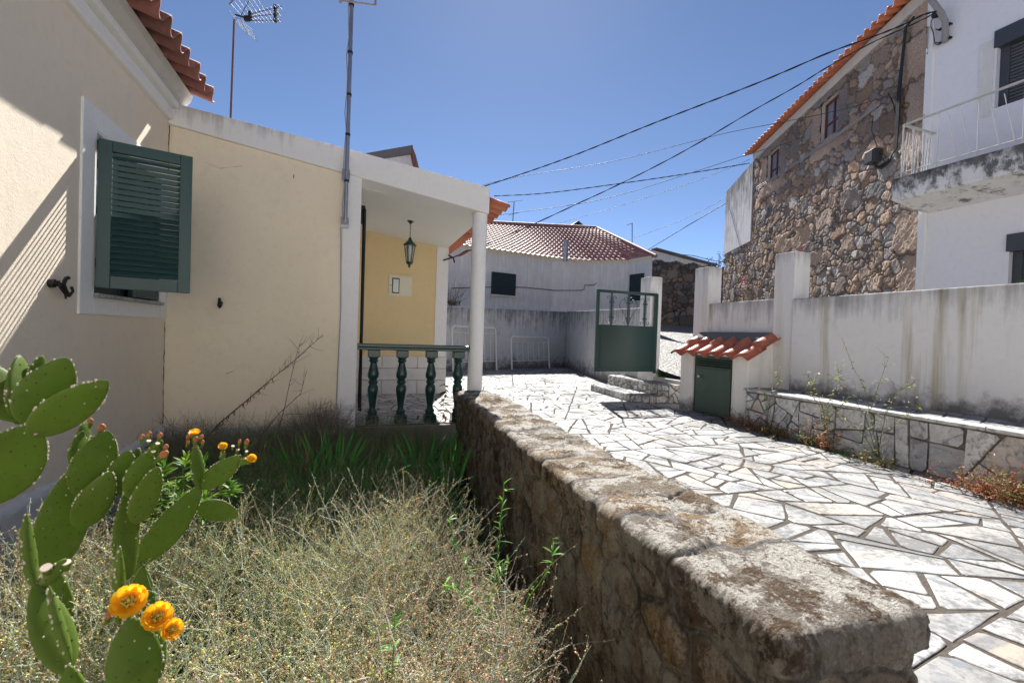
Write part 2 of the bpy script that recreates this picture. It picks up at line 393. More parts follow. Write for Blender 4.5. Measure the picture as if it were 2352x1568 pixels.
M['cactus'] = t.m
M['spine'] = m_flat('cactus_areoles', (.55, .50, .40), .8, .2)
M['spine_dark'] = m_flat('cactus_dark_areoles', (.06, .07, .03), .8, .2)
def m_petal(name, a, b):
    t = NT(name, .5, .3); k = t.mix(t.noise(40, 3), a, b); t.col(k)
    tr = t.n('ShaderNodeBsdfTranslucent'); t.l(k, tr.inputs[0]); mx = t.n('ShaderNodeMixShader'); mx.inputs[0].default_value = .45
    t.l(t.b.outputs[0], mx.inputs[1]); t.l(tr.outputs[0], mx.inputs[2]); t.l(mx.outputs[0], t.t.nodes['Material Output'].inputs[0]); return t.m
M['petal'] = m_petal('orange_petal', (.88, .42, .012), (.95, .62, .03))
M['stamen'] = m_petal('yellow_stamen', (.85, .65, .08), (.9, .75, .15))
M['petal_old'] = m_petal('withered_petal', (.55, .20, .09), (.65, .33, .16))
M['petal_yellow'] = m_petal('yellow_petal', (.85, .65, .03), (.9, .75, .05))
M['scar'] = m_flat('pale_scar', (.55, .46, .38), .8, .2)
M['fluff'] = m_flat('seed_fluff', (.7, .68, .62), .9, .1)

t = NT('pale_paving', .8, .2); t.col(t.mix(t.noise(3, 5), (.50, .49, .47), (.66, .65, .63))); t.bump(t.noise(20, 4), .3, .01); M['pale_paving'] = t.m
M['crack'] = m_flat('crack_shadow', (.09, .075, .06), .9, .1)
M['rail_white'] = m_flat('old_white_rail', (.55, .55, .53), .5, .3, .2)
M['antenna_metal'] = m_flat('dull_antenna_metal', (.20, .20, .21), .6, .3)
M['kerb'] = m_plaster('kerb_render', (.36, .34, .31), bs=.6, mott=.25)

# ------------------------------------------------------------------ generators
def sm_noise(P, seed, sc, octv=4):
    """cheap smooth noise from sums of sines, P (n,3)"""
    g = np.random.default_rng(seed); o = np.zeros(len(P)); amp = 1; tot = 0
    for k in range(octv):
        for j in range(4):
            d = g.normal(size=3); d /= np.linalg.norm(d); o += amp*np.sin((P@d)*sc*(2**k)*(.8+.4*g.random())*2*math.pi+g.random()*6.28)/2
        tot += amp; amp *= .55
    return o/tot

def split_poly(poly, amax, amin, g, ang0=None, jit=.6):
    """recursive straight cuts of a convex polygon -> list of convex polygons"""
    def area(p): return abs(sum(p[i][0]*p[(i+1) % len(p)][1]-p[(i+1) % len(p)][0]*p[i][1] for i in range(len(p))))/2
    def cut(p, c, n):
        A, B = [], []
        for i in range(len(p)):
            a, b = p[i], p[(i+1) % len(p)]
            da = (a[0]-c[0])*n[0]+(a[1]-c[1])*n[1]; db = (b[0]-c[0])*n[0]+(b[1]-c[1])*n[1]
            (A if da >= 0 else B).append(a)
            if da*db < 0:
                s = da/(da-db); q = (a[0]+(b[0]-a[0])*s, a[1]+(b[1]-a[1])*s); A.append(q); B.append(q)
        return A, B
    out = []; st = [poly]
    while st:
        p = st.pop(); a = area(p)
        if len(p) < 3 or a < 1e-5: continue
        if a < amin+(amax-amin)*g.random()**1.5: out.append(p); continue
        L = [(math.hypot(p[(i+1) % len(p)][0]-p[i][0], p[(i+1) % len(p)][1]-p[i][1]), i) for i in range(len(p))]
        m = np.array(p); c = m.mean(0); cc = np.cov((m-c).T); wv, vv = np.linalg.eigh(cc); n = vv[:, 1]
        th = math.atan2(n[1], n[0])+g.normal()*jit*.5
        if wv[1] < 2.2*wv[0] and g.random() < .4: th += math.pi/2
        off = g.uniform(-.25, .25)*math.sqrt(a)
        n = (math.cos(th), math.sin(th)); c = (c[0]+n[0]*off, c[1]+n[1]*off)
        A, B = cut(p, c, n)
        if len(A) < 3 or len(B) < 3: out.append(p); continue
        st += [A, B]
    return out
def inset(p, g, lo, hi):
    ar = sum(p[i][0]*p[(i+1) % len(p)][1]-p[(i+1) % len(p)][0]*p[i][1] for i in range(len(p)))
    if ar < 0: p = p[::-1]
    q = list(p)
    for i in range(len(p)):
        a, b = p[i], p[(i+1) % len(p)]; dx, dy = b[0]-a[0], b[1]-a[1]; L = math.hypot(dx, dy)
        if L < 1e-6: continue
        n = (-dy/L, dx/L); d = g.uniform(lo, hi); th = g.normal()*.03
        n = (n[0]*math.cos(th)-n[1]*math.sin(th), n[0]*math.sin(th)+n[1]*math.cos(th))
        c = ((a[0]+b[0])/2+n[0]*d, (a[1]+b[1])/2+n[1]*d); r = []
        for j in range(len(q)):
            s, e = q[j], q[(j+1) % len(q)]
            ds = (s[0]-c[0])*n[0]+(s[1]-c[1])*n[1]; de = (e[0]-c[0])*n[0]+(e[1]-c[1])*n[1]
            if ds >= 0: r.append(s)
            if ds*de < 0:
                k = ds/(ds-de); r.append((s[0]+(e[0]-s[0])*k, s[1]+(e[1]-s[1])*k))
        q = r
        if len(q) < 3: return None
    return q
def roughen(p, g, j):
    """cut some corners, break long edges a little"""
    out = []; n = len(p)
    for i in range(n):
        a, b = np.array(p[i]), np.array(p[(i+1) % n]); L = np.linalg.norm(b-a); pv = np.array(p[i-1]); Lp = np.linalg.norm(a-pv)
        if g.random() < .35 and L > .06 and Lp > .06:
            c = g.uniform(.01, .04); out.append(tuple(a+(pv-a)/Lp*c)); out.append(tuple(a+(b-a)/L*c))
        else: out.append(tuple(a))
        m = int(L/.09)
        for k in range(1, m):
            nn = np.array([-(b-a)[1], (b-a)[0]])/L; out.append(tuple(a+(b-a)*k/m+nn*g.normal()*j))
    return out
def crazy(name, polys, mp, thick, m, parent=None, seed=1, gap=(.005, .018), lift=.0015, shadef=None, jag=.0025):
    """polys: 2D convex polygons, mp(u,v,h) -> world point; one mesh of separate stones"""
    g = np.random.default_rng(seed); V = []; F = []; C = []
    for p in polys:
        q = inset(p, g, *gap)
        if not q or len(q) < 3: continue
        q = roughen(q, g, jag); n = len(q); k = len(V); h = thick+g.normal()*lift
        c = (g.random(), g.random(), g.random(), 1)
        if shadef: c = shadef(q, c, g)
        ctr = np.mean(q, 0)
        V += [mp(u, v, -.004) for u, v in q]
        V += [mp(u, v, h-.0025) for u, v in q]
        V += [mp(ctr[0]+(u-ctr[0])*(1-.006/max(.03, math.hypot(u-ctr[0], v-ctr[1]))), ctr[1]+(v-ctr[1])*(1-.006/max(.03, math.hypot(u-ctr[0], v-ctr[1]))), h) for u, v in q]
        F += [(k+i, k+(i+1) % n, k+n+(i+1) % n, k+n+i) for i in range(n)]
        F += [(k+n+i, k+n+(i+1) % n, k+2*n+(i+1) % n, k+2*n+i) for i in range(n)]
        F.append(tuple(range(k+2*n, k+3*n))); C += [c]*(3*n)
    me = bpy.data.meshes.new(name); me.from_pydata([tuple(v) for v in V], [], F); me.update()
    a = me.attributes.new('tint', 'FLOAT_COLOR', 'POINT'); a.data.foreach_set('color', np.array(C, dtype=np.float32).ravel())
    return link(name, me, m, parent)

def tile_sheet(name, base, nrm, L, W, pitch, course, amp, step, thick, m, parent=None, seed=3, du=10, sub=2, roll=.56):
    """base(u,w)->(n,3) array; one sheet of S-shaped roll tiles with real thickness"""
    g = np.random.default_rng(seed); nu = int(round(L/pitch))*du+1
    us = np.linspace(0, L, nu); ws = []; fr = []
    nc = int(math.ceil(W/course))
    for c in range(nc):
        for k in range(sub+1): ws.append((c+k/sub)*course if k < sub else (c+1)*course-1e-4); fr.append(k/sub)
    ws = np.array(ws); fr = np.array(fr)
    U, Wd = np.meshgrid(us, ws, indexing='ij'); FR = np.broadcast_to(fr, U.shape)
    ph = (U/pitch) % 1.0; ph = np.where(U >= L-1e-6, 1.0, ph)
    prof = np.where(ph < roll, np.sin(np.pi*np.clip(ph/roll, 0, 1))**.7, -.35*np.sin(np.pi*np.clip((ph-roll)/(1-roll), 0, 1)))*amp
    ci = np.minimum((Wd/course+1e-3).astype(int), nc-1); ui = np.minimum((U/pitch).astype(int), int(L/pitch))
    rnd = g.random((int(L/pitch)+3, nc+2)); rr = rnd[ui, ci]; rj = (g.random(rnd.shape)-.5)[ui, ci]
    H = prof*(1+.12*(1-FR)) + step*(1-FR) + rj*amp*.10
    B = base(U.ravel(), (Wd-np.where(FR == 0, rj*.02, 0)).ravel())
    N = np.array(nrm, float); T = B+N*H.ravel()[:, None]; Bo = T-N*thick
    nv = len(ws); V = np.concatenate([T, Bo]); F = grid_faces(nu, nv); n0 = len(T)
    Fb = grid_faces(nu, nv, n0)[:, ::-1]
    fc = np.array([(i*nv, (i+1)*nv, n0+(i+1)*nv, n0+i*nv) for i in range(nu-1)])[:, ::-1]
    sd = np.array([(j, j+1, n0+j+1, n0+j) for j in range(nv-1)]); o = (nu-1)*nv
    se = np.array([(o+j, n0+o+j, n0+o+j+1, o+j+1) for j in range(nv-1)])
    c = np.repeat(rr.ravel()[:, None], 3, 1); c = np.concatenate([c, np.ones((len(c), 1))], 1)
    return np_mesh(name, V, np.concatenate([F, Fb, fc, sd, se]), m, parent, np.concatenate([c, c]))

def stones2d(L, H, sizes, g, big=(), aspect=(1.0, 1.9)):
    """dart-thrown stones of falling size: (u, v, a, b)"""
    S = np.zeros((9000, 4)); n = len(big)
    if n: S[:n] = np.array(big)
    for size, tries in sizes:
        aa = size*g.uniform(.7, 1.25, tries); asp = np.sqrt(g.uniform(*aspect, tries)); uu, vv = g.uniform(0, L, tries), g.uniform(0, H, tries)
        for a, q, u, v in zip(aa, asp, uu, vv):
            A, B = a*q, a/q; T = S[:n]
            if n and ((np.abs(u-T[:, 0]) < (A+T[:, 2])*.86) & (np.abs(v-T[:, 1]) < (B+T[:, 3])*.86)).any(): continue
            S[n] = (u, v, A, B); n += 1
            if n >= 8999: return S[:n]
    return S[:n]
STONE_PAL = np.array([(.30,.215,.16), (.36,.255,.18), (.25,.225,.21), (.40,.27,.17), (.22,.18,.155), (.33,.285,.25), (.42,.26,.15), (.28,.19,.13), (.36,.325,.30)])*.92
STONE_PAL = STONE_PAL*.84+STONE_PAL.mean(1, keepdims=True)*.32
def rubble_wall(name, P0, e, n, L, H, res, sizes, depth, m, parent=None, seed=5, big=(), holes=(), mortar=(.20, .17, .14), aspect=(1., 1.9), pal=STONE_PAL, topf=None, bigcol=None, ew=.035, pw=3.2):
    g = np.random.default_rng(seed); S = stones2d(L, H, sizes, g, big, aspect)
    nu, nv = int(L/res)+1, int(H/res)+1
    U, Vv = np.meshgrid(np.linspace(0, L, nu), np.linspace(0, H, nv), indexing='ij'); u = U.ravel(); v = Vv.ravel()
    d1 = np.full(len(u), 9.); d2 = d1.copy(); i1 = np.zeros(len(u), int)
    wu = u+.03*np.sin(v*9+1)+.02*np.sin(v*23+u*7); wv = v+.03*np.sin(u*8)+.02*np.sin(u*19+v*5)
    for k, (x, y, a, b) in enumerate(S):
        R_ = 2.6
        lo, hi = np.searchsorted(np.linspace(0, L, nu), [x-a*R_, x+a*R_]); sl = slice(max(lo-1, 0)*nv, min(hi+1, nu)*nv)
        q = (np.abs((wu[sl]-x)/a)**pw+np.abs((wv[sl]-y)/b)**pw)**(1/pw)
        a1 = d1[sl]; a2 = d2[sl]; ii = i1[sl]; lt = q < a1
        a2[:] = np.where(lt, a1, np.minimum(a2, q)); a1[:] = np.where(lt, q, a1); ii[:] = np.where(lt, k, ii)
    sz = np.minimum(S[:, 2], S[:, 3])[i1]; edge = (d2-d1)*sz*.5; far = np.clip((1.6-d1)/.3, 0, 1)
    t_ = np.clip(edge/ew, 0, 1)*far; h = depth*(t_*(2-t_))
    P = np.stack([u, v, np.zeros_like(u)], 1)
    tilt = g.normal(size=(len(S), 3)); h += t_*(tilt[i1, 0]*.006+(tilt[i1, 1]*(u-S[i1, 0])+tilt[i1, 2]*(v-S[i1, 1]))*.05)
    h += sm_noise(P, seed, 3.5, 3)*.008*t_ + g.normal(size=len(u))*.0022
    ci = g.integers(0, len(pal), len(S)); sc = g.uniform(.68, 1.28, len(S))
    if bigcol is not None: ci[:len(big)] = bigcol; sc[:len(big)] = 1.1
    col = (pal[ci]*sc[:, None])[i1]; mm = np.clip((t_-.25)/.45, 0, 1)[:, None]
    col = col*mm + np.array(mortar)*(1-mm)*(.8+.3*g.random((len(u), 1)))
    big_n = sm_noise(P, seed+9, .45, 3)[:, None]; col = col*(1+.16*big_n)
    P0 = np.array(P0, float); e = np.array(e, float); nn = np.array(n, float)
    W = P0+u[:, None]*e+v[:, None]*np.array([0, 0, 1.])+h[:, None]*nn
    F = grid_faces(nu, nv)
    if np.cross(e, [0, 0, 1]).dot(nn) < 0: F = F[:, ::-1]
    cu = u[F].mean(1); cv = v[F].mean(1); keep = np.ones(len(F), bool)
    for (a, b, c, d) in holes: keep &= ~((cu > a) & (cu < b) & (cv > c) & (cv < d))
    if topf is not None: keep &= cv < topf(cu)
    return np_mesh(name, W, F[keep], m, parent, np.concatenate([col, np.ones((len(col), 1))], 1), smooth=True)

# ------------------------------------------------------------------ ground, patio, street
def zs(y): return .45 + .13*max(0, y-7.0)
mb = MB(); mb.box(-300, 300, -300, 300, -1.6, -1.15); tag(mb.build('ground', M['ground']), kind='structure')
# garden bed
gx = np.linspace(-2.3, 1.3, 50); gy = np.linspace(-2.5, 6.2, 90); GX, GY = np.meshgrid(gx, gy, indexing='ij')
def zbed(x, y): return -.85+.5*np.clip((np.asarray(y)-2.5)/3.2, 0, 1)**1.3
P = np.stack([GX.ravel(), GY.ravel(), zbed(GX, GY).ravel()], 1); P[:, 2] += sm_noise(P, 3, .9, 3)*.04
tag(np_mesh('garden_soil', P, grid_faces(50, 90), M['soil']), kind='structure')
# patio
g = np.random.default_rng(21)
mb = MB(); mb.box(1.38, 8.2, -3.0, 17.5, -1.1, -.003); mb.box(.0, 1.38, 5.99, 9.0, -.6, -.003)
tag(mb.build('patio_mortar', M['mortar']), kind='structure')
near = split_poly([(1.40, -3), (5.5, -3), (5.5, 4.2), (1.40, 4.2)], .22, .045, g, jit=.75)
far = split_poly([(1.40, 4.2), (8.1, 4.2), (8.1, 17.4), (1.40, 17.4)], .17, .025, g, jit=.75)
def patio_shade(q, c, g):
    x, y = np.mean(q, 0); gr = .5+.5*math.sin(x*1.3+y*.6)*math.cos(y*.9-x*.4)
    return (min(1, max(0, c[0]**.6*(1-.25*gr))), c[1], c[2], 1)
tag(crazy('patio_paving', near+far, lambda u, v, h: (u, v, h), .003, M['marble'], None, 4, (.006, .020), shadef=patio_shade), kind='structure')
pp = split_poly([(.02, 6.0), (1.40, 6.0), (1.40, 8.95), (.02, 8.95)], .12, .03, g)
tag(crazy('porch_paving', pp, lambda u, v, h: (u, v, h), .004, M['marble_porch'], None, 5, (.006, .016)), kind='structure')
# street
ys = np.concatenate([[-30], np.linspace(6.9, 40, 60), [90]]); xs = np.linspace(0, 1, 60)**2
X, Y = np.meshgrid(xs, ys, indexing='ij'); X = 6.06+2.0*np.clip((Y-8.2)/8.0, 0, 1)+X*60; Z = np.vectorize(zs)(Y)
P = np.stack([X.ravel(), Y.ravel(), Z.ravel()], 1)
tag(np_mesh('street', P, grid_faces(len(xs), len(ys)), M['cobble']), kind='structure')
mb = MB(); mb.prism([(-40, 16.6, -1.1), (8.0, 17.3, -1.1), (8.0, 17.3, .9), (-40, 16.6, .9)], (0, 40, 0)); tag(mb.build('raised_ground', M['ground']), kind='structure')

# ------------------------------------------------------------------ cream house
ho = thing('house', 'cream and ochre rendered house with white trim, green shutters and a flat porch', 'house', (-1.96, 5.97, 0))
WX = -1.96; WY = 5.97
Y0, Y1, ZW0, ZW1 = 4.49, 5.80, 1.42, 2.70
def rooft(x): return 3.60-.112*(x-WX)     # parapet top line
def roofb(x): return 3.36-.148*(x-WX)     # parapet lower line
# flank wall (faces +x) around the window
mb = MB(); mb.box(-2.4, WX, -6, Y0, -1, 3.6); mb.box(-2.4, WX, Y1, 6.3, -1, 3.6); mb.box(-2.4, WX, Y0, Y1, -1, ZW0-.03); mb.box(-2.4, WX, Y0, Y1, ZW1, 3.6)
fw = mb.build('wall', M['cream'], ho, 'beige flank wall holding the window and shutter')
# front wall and far body
mb = MB(); mb.prism([(-2.3, WY, -1), (-.13, WY, -1), (-.13, WY, roofb(-.13)+.02), (-2.3, WY, roofb(-2.3)+.02)], (0, .25, 0))
mb.box(-8, -.02, 6.3, 15, -1, 3.0)
mb.build('wall', M['cream_front'], ho, 'ochre wall facing the garden')
mb = MB(); mb.box(-.02, 1.50, 8.95, 9.2, -1, 3.2); mb.build('wall', M['cream_dark'], ho, 'ochre back wall of the porch')
mb = MB(); mb.box(-.02, 1.725, 9.2, 16.5, -1, 3.0); mb.build('wall', M['trim'], ho)
mb = MB(); mb.box(-.24, .045, 6.3, 8.95, -1, 3.0); mb.build('porch_side_wall', M['trim'], ho)
mb = MB(); mb.box(1.495, 1.73, 8.93, 9.2, .72, 2.93); mb.build('pilaster', M['trim'], ho, bev=.01)
mb = MB(); mb.box(-.168, .045, 5.955, 6.3, -.5, 3.09); mb.build('pilaster', M['trim'], ho, bev=.012)
# porch plinth blocks
mb = MB()
for r, (za, zb) in enumerate(((0, .26), (.268, .49), (.498, .72))):
    xs_ = [.0, .52, 1.18, 1.745] if r % 2 == 0 else [.0, .36, .95, 1.52, 1.745]
    for a, b in zip(xs_[:-1], xs_[1:]): mb.box(a+.004, b-.004, 8.905-.006*(r == 0), 9.2, za, zb)
mb.build('plinth', M['plinth_blocks'], ho, bev=.006)
# rough plinth of the flank wall (displaced)
yy = np.linspace(-4, 6.0, 260); zz = np.linspace(-1.1, .07, 40); A, B = np.meshgrid(yy, zz, indexing='ij')
P = np.stack([np.full(A.size, WX+.045), A.ravel(), B.ravel()], 1); nz = sm_noise(P, 5, 3, 5)
P[:, 0] += nz*.006+sm_noise(P, 8, 14, 2)*.004
P[:, 0] = np.where(B.ravel() > .06, WX-.01, P[:, 0]); P[:, 2] += .012*sm_noise(P, 2, .8, 2)*(B.ravel() > .04)
np_mesh('plinth', P, grid_faces(260, 40), M['rough_plinth'], ho)
mb = MB(); mb.box(-1.915, -.14, 5.93, 6.2, -1, .03); mb.build('plinth', M['rough_plinth'], ho, bev=.01)
mb = MB(); mb.box(-.14, 1.38, 5.93, 5.989, -1, -.01); mb.build('porch_kerb', M['kerb'], ho, bev=.01)
# parapet / fascia band, porch beam and ceiling
mb = MB()
mb.prism([(-1.96, 5.93, roofb(-1.96)), (-.13, 5.93, roofb(-.13)), (-.13, 5.93, rooft(-.13)), (-1.96, 5.93, rooft(-1.96))], (0, .40, 0))
mb.prism([(-.13, 5.93, roofb(-.13)-.0), (.07, 5.93, roofb(.07)), (1.68, 5.93, 2.82), (1.68, 5.93, rooft(1.68)-.02), (-.13, 5.93, rooft(-.13))], (0, .40, 0))
mb.build('fascia', M['fascia'], ho, bev=.012)
mb = MB(); mb.prism([(-.02, 6.30, 3.06), (1.70, 6.30, 2.86), (1.70, 6.30, rooft(1.70)-.04), (-.02, 6.30, rooft(-.02)-.02)], (0, 10.2, 0))
mb.build('porch_ceiling', M['ceiling'], ho)
mb = MB(); mb.prism([(-8, 6.33, rooft(-2.5)-.3), (-.02, 6.33, rooft(-.02)-.03), (-.02, 6.33, rooft(-.02)-.12), (-8, 6.33, 2.9)], (0, 9, 0)); mb.build('flat_roof', M['concrete'], ho)
# round column with a ring at the top
mb = MB(); c = at(1091, 890, y=6.07); cx = 1.592
mb.lathe((cx, 6.08, 0), [(.100, .0), (.102, .6), (.102, 1.9), (.102, 2.84)], 28); mb.build('column', M['trim'], ho)
# window: surround, sill, frame, panes, second leaf
mb = MB(); px = WX+.015
mb.box(WX-.02, px, 4.29, 4.49, 1.25, 2.87); mb.box(WX-.02, px, 5.80, 5.965, 1.25, 2.87); mb.box(WX-.02, px, 4.49, 5.80, 2.70, 2.87); mb.box(WX-.02, px, 4.49, 5.80, 1.25, 1.39)
sw = mb.build('window_surround', M['trim'], ho, bev=.006)
mb = MB(); mb.box(WX-.2, WX+.045, 4.48, 5.81, 1.388, 1.42); mb.build('sill', M['marble_face'], sw)
mb = MB(); mb.box(WX-.18, WX+.01, 4.465, 4.495, 1.42, 2.72); mb.box(WX-.18, WX+.004, 5.795, 5.81, 1.42, 2.72); mb.box(WX-.18, WX+.004, 4.49, 5.8, 2.69, 2.72); mb.build('reveal', M['trim'], sw)
wf = MB()
for a, b, c_, d_ in ((4.495, 4.56, 1.42, 2.69), (5.735, 5.795, 1.42, 2.69), (5.10, 5.18, 1.42, 2.69)): wf.box(WX-.12, WX-.07, a, b, c_, d_)
for a, b in ((1.42, 1.50), (2.63, 2.69), (2.1, 2.14)): wf.box(WX-.115, WX-.075, 4.55, 5.75, a, b)
wfo = wf.build('window_frame', M['dark_shutter'], ho, bev=.004)
mb = MB(); mb.box(WX-.10, WX-.095, 4.55, 5.74, 1.48, 2.66); mb.build('pane', M['glass'], wfo)
def shutter(hinge, ang, W_, z0, z1, sgn, lab):
    """louvred leaf: hinge point, opening direction, real slats with gaps"""
    a = Vector((math.cos(ang), math.sin(ang), 0)); nrm = a.cross(Vector((0, 0, 1)))*sgn; h = Vector(hinge)
    f = MB(); st = .085; th = .042
    def seg(u0, u1, za, zb, t0=th): f.obox(h+a*(u0+u1)/2+Vector((0, 0, (za+zb)/2)), a, nrm, (0, 0, 1), (u1-u0)/2, t0/2, (zb-za)/2)
    seg(0, st, z0, z1); seg(W_-st, W_, z0, z1); seg(st, W_-st, z0, z0+.10); seg(st, W_-st, z1-.085, z1)
    o = f.build('shutter', M['green_shutter'], ho, lab, bev=.004)
    s = MB(); n = 21; zz0 = z0+.105; dz = (z1-.09-zz0)/n; til = R(46)
    v = (nrm*math.cos(til)-Vector((0, 0, 1))*math.sin(til))          # outer edge lower
    for k in range(n):
        s.obox(h+a*W_/2+Vector((0, 0, zz0+dz*(k+.5))), a, v, v.cross(a), (W_-2*st)/2+.004, .0315, .0035)
    s.build('slats', M['green_shutter'], o)
    for zc in (z0+.2, z1-.2): q = MB(); q.tube([h+Vector((0, 0, zc-.035)), h+Vector((0, 0, zc+.035))], .009, 8); q.build('hinge', M['iron'], o)
    return o
shutter((WX+.03, 4.475, 0), R(15), .605, 1.463, 2.63, 1, 'louvred green shutter leaf swung half open')
shutter((WX-.02, 5.79, 0), -math.pi/2, .60, 1.435, 2.68, -1, 'second louvred leaf still closed behind the first')
# cast iron stays
def stay(p, n, s, lab):
    p = Vector(p); n = Vector(n); s_ = Vector(s); m_ = MB()
    m_.tube([p, p+n*.03], .03, 10); m_.tube([p+n*.02, p+n*.05+s_*.03+Vector((0, 0, .0))], .018, 8)
    m_.tube([p+n*.05+s_*.0, p+n*.055+s_*.05+Vector((0, 0, .01)), p+n*.05+s_*.085+Vector((0, 0, .045)), p+n*.05+s_*.11+Vector((0, 0, .05))], [.022, .014, .012, .014], 8)
    m_.tube([p+n*.055+s_*.02, p+n*.05+s_*.08+Vector((0, 0, -.05)), p+n*.05+s_*.12+Vector((0, 0, -.075))], [.024, .018, .012], 8)
    m_.tube([p+n*.05+s_*.12+Vector((0, 0, -.075)), p+n*.05+s_*.17+Vector((0, 0, -.04)), p+n*.05+s_*.15+Vector((0, 0, -.01))], [.012, .009, .010], 8)
    m_.tube([p+n*.05+s_*.08+Vector((0, 0, -.05)), p+n*.05+s_*.085+Vector((0, 0, -.1))], [.012, .005], 8)
    return m_.build('shutter_stay', M['iron'], ho, lab)
pa = at(113, 650, x=WX); stay(pa, (1, 0, 0), (0, 1, 0), 'iron stay on the beige flank wall')
pb = at(508, 696, y=WY); m_ = MB(); m_.tube([pb, pb+Vector((0, -.06, 0))], .02, 10); m_.tube([pb+Vector((-.005, -.055, .055)), pb+Vector((0, -.06, 0)), pb+Vector((0, -.06, -.03)), pb+Vector((.0, -.055, -.06))], [.012, .02, .026, .009], 8)
m_.build('shutter_stay', M['iron'], ho, 'iron stay on the ochre wall')
# hook and small fixings on the ochre wall
pb = at(675, 409, y=WY); m_ = MB(); m_.tube([pb, pb+Vector((0, -.03, 0)), pb+Vector((.004, -.035, .03))], .005, 6); m_.build('hook', M['rust'], ho)
# cornice of the flank wall: three bands
mb = MB()
mb.box(WX-.2, WX+.05, -6, 5.93, 3.40, 3.53); mb.box(WX-.2, WX+.11, -6, 5.93, 3.53, 3.60); mb.build('cornice', M['trim'], ho, bev=.02)
prof = [(WX+.10, 3.60), (WX+.13, 3.62), (WX+.17, 3.67), (WX+.19, 3.74), (WX-.2, 3.74), (WX-.2, 3.60)]
mb = MB(); mb.prism([(x, -6, z) for x, z in prof], (0, 12.05, 0)); mb.build('cornice', M['cornice_grey'], ho, 'upper cornice band of greyer mortar')
# roof tiles above the flank wall, rows run up towards -x
sl = R(19)
def base_a(u, w_): return np.stack([WX+.40-w_*math.cos(sl), -5.98+u, 3.70+w_*math.sin(sl)], 1)
tile_sheet('roof_tiles', base_a, (math.sin(sl), 0, math.cos(sl)), 12.0, 4.2, .24, .36, .075, .022, .016, M['tile_old'], ho, 3, 14, 3)
mb = MB(); mb.prism([(WX+.15, -5.9, 3.745), (-6, -5.9, 5.03), (-6, -5.9, 3.745)], (0, 11.9, 0)); mb.build('roof_deck', M['cornice_grey'], ho)
# east eave of the back range: ragged red tiles
sl2 = R(17)
def base_e(u, w_): return np.stack([2.10-w_*math.cos(sl2), 6.36+u, 3.055+w_*math.sin(sl2)], 1)
tile_sheet('eave_tiles', base_e, (math.sin(sl2), 0, math.cos(sl2)), 9.9, .52, .22, .35, .05, .02, .016, M['tile_orange'], ho, 9, 12, 2)
# cable down the pilaster, bead strip
mb = MB(); pts = [at(783, y_, y=5.94) for y_ in (515, 600, 700)]+[at(780, 770, y=5.94), at(775, 860, y=5.93), at(772, 940, y=5.93)]
mb.tube(pts, .006, 6); mb.build('aerial_cable', M['wire_grey'], ho)

t_ = thing('bead_curtain', 'dark bead curtain hanging beside the white pilaster at the porch door', 'curtain', (.09, 6.35, 2.9))
mb = MB()
for k in range(26):
    y_ = 6.34+k*.035
    for j in range(14): pass
    mb.tube([(.095+.010*math.sin(k*2.1), y_, 2.80), (.10+.008*math.sin(k), y_, 1.5), (.10+.012*math.cos(k), y_, .12)], .011, 5)
mb.build('strands', M['iron'], t_)
mb = MB(); mb.box(.05, .10, 6.32, 7.3, 2.80, 2.83); mb.build('rail', M['iron'], t_)

# balustrade
bt = thing('balustrade', 'dark green glossy balustrade with four turned balusters between pilaster and column', 'balustrade', (.1, 6.1, 0))
BY = 6.09
mb = MB(); mb.box(.035, 1.50, BY-.065, BY+.065, .985, 1.03); mb.box(.035, 1.50, BY-.05, BY+.05, .95, .985); mb.build('handrail', M['green'], bt, bev=.008)
bp = [(.068, .105), (.062, .12), (.05, .135), (.062, .15), (.062, .165), (.045, .18), (.036, .21), (.045, .28), (.062, .40), (.066, .45), (.058, .50), (.042, .525), (.058, .545), (.058, .56), (.042, .58),
      (.066, .62), (.068, .66), (.055, .72), (.040, .79), (.038, .815), (.055, .83), (.055, .845), (.042, .855), (.058, .87), (.058, .885), (.048, .90)]
mb = MB(); mb.lathe((0, 0, 0), [(r*1.05, z*.97) for r, z in bp], 20); mb.box(-.075, .075, -.075, .075, .86, .95); mb.box(-.08, .08, -.08, .08, 0, .105)
b0 = None
for px_ in (857, 922, 989, 1051):
    x_ = at(px_, 880, y=BY).x
    if b0 is None: b0 = mb.build('baluster', M['green'], bt, bev=.006); o = b0
    else: o = b0.copy(); COL.objects.link(o); o.parent = bt
    o.location = Vector((x_, BY, 0))-bt.location

# porch lantern
lp = at(941, 580, y=7.45); zc = 3.06-.112*(lp.x+.02)
lt = thing('lantern', 'green metal lantern with glass sides hanging on a chain in the porch', 'lantern', (lp.x, lp.y, zc))
X_, Y_ = lp.x, lp.y
mb = MB(); mb.lathe((X_, Y_, zc), [(.055, -.012), (.055, -.002), (.05, .012)], 16); mb.lathe((X_, Y_, zc-.05), [(.012, 0), (.04, .03), (.045, .04)], 12); mb.build('canopy', M['green'], lt)
mb = MB(); k = 0; z_ = zc-.05
while z_ > 2.70:
    a = (k % 2)*math.pi/2; dx, dy = math.cos(a)*.010, math.sin(a)*.010
    mb.tube([(X_+dx*math.cos(q), Y_+dy*math.cos(q), z_-.017+.017*math.sin(q)) for q in np.linspace(0, 2*math.pi, 9)], .003, 5); z_ -= .028; k += 1
mb.build('chain', M['iron'], lt)
ztop = z_
mb = MB()
mb.lathe((X_, Y_, 0), [(.012, ztop+.012), (.02, ztop-.0), (.03, ztop-.03), (.05, ztop-.05), (.075, ztop-.08), (.105, ztop-.105), (.108, ztop-.115), (.09, ztop-.12)], 6)
zb = ztop-.385
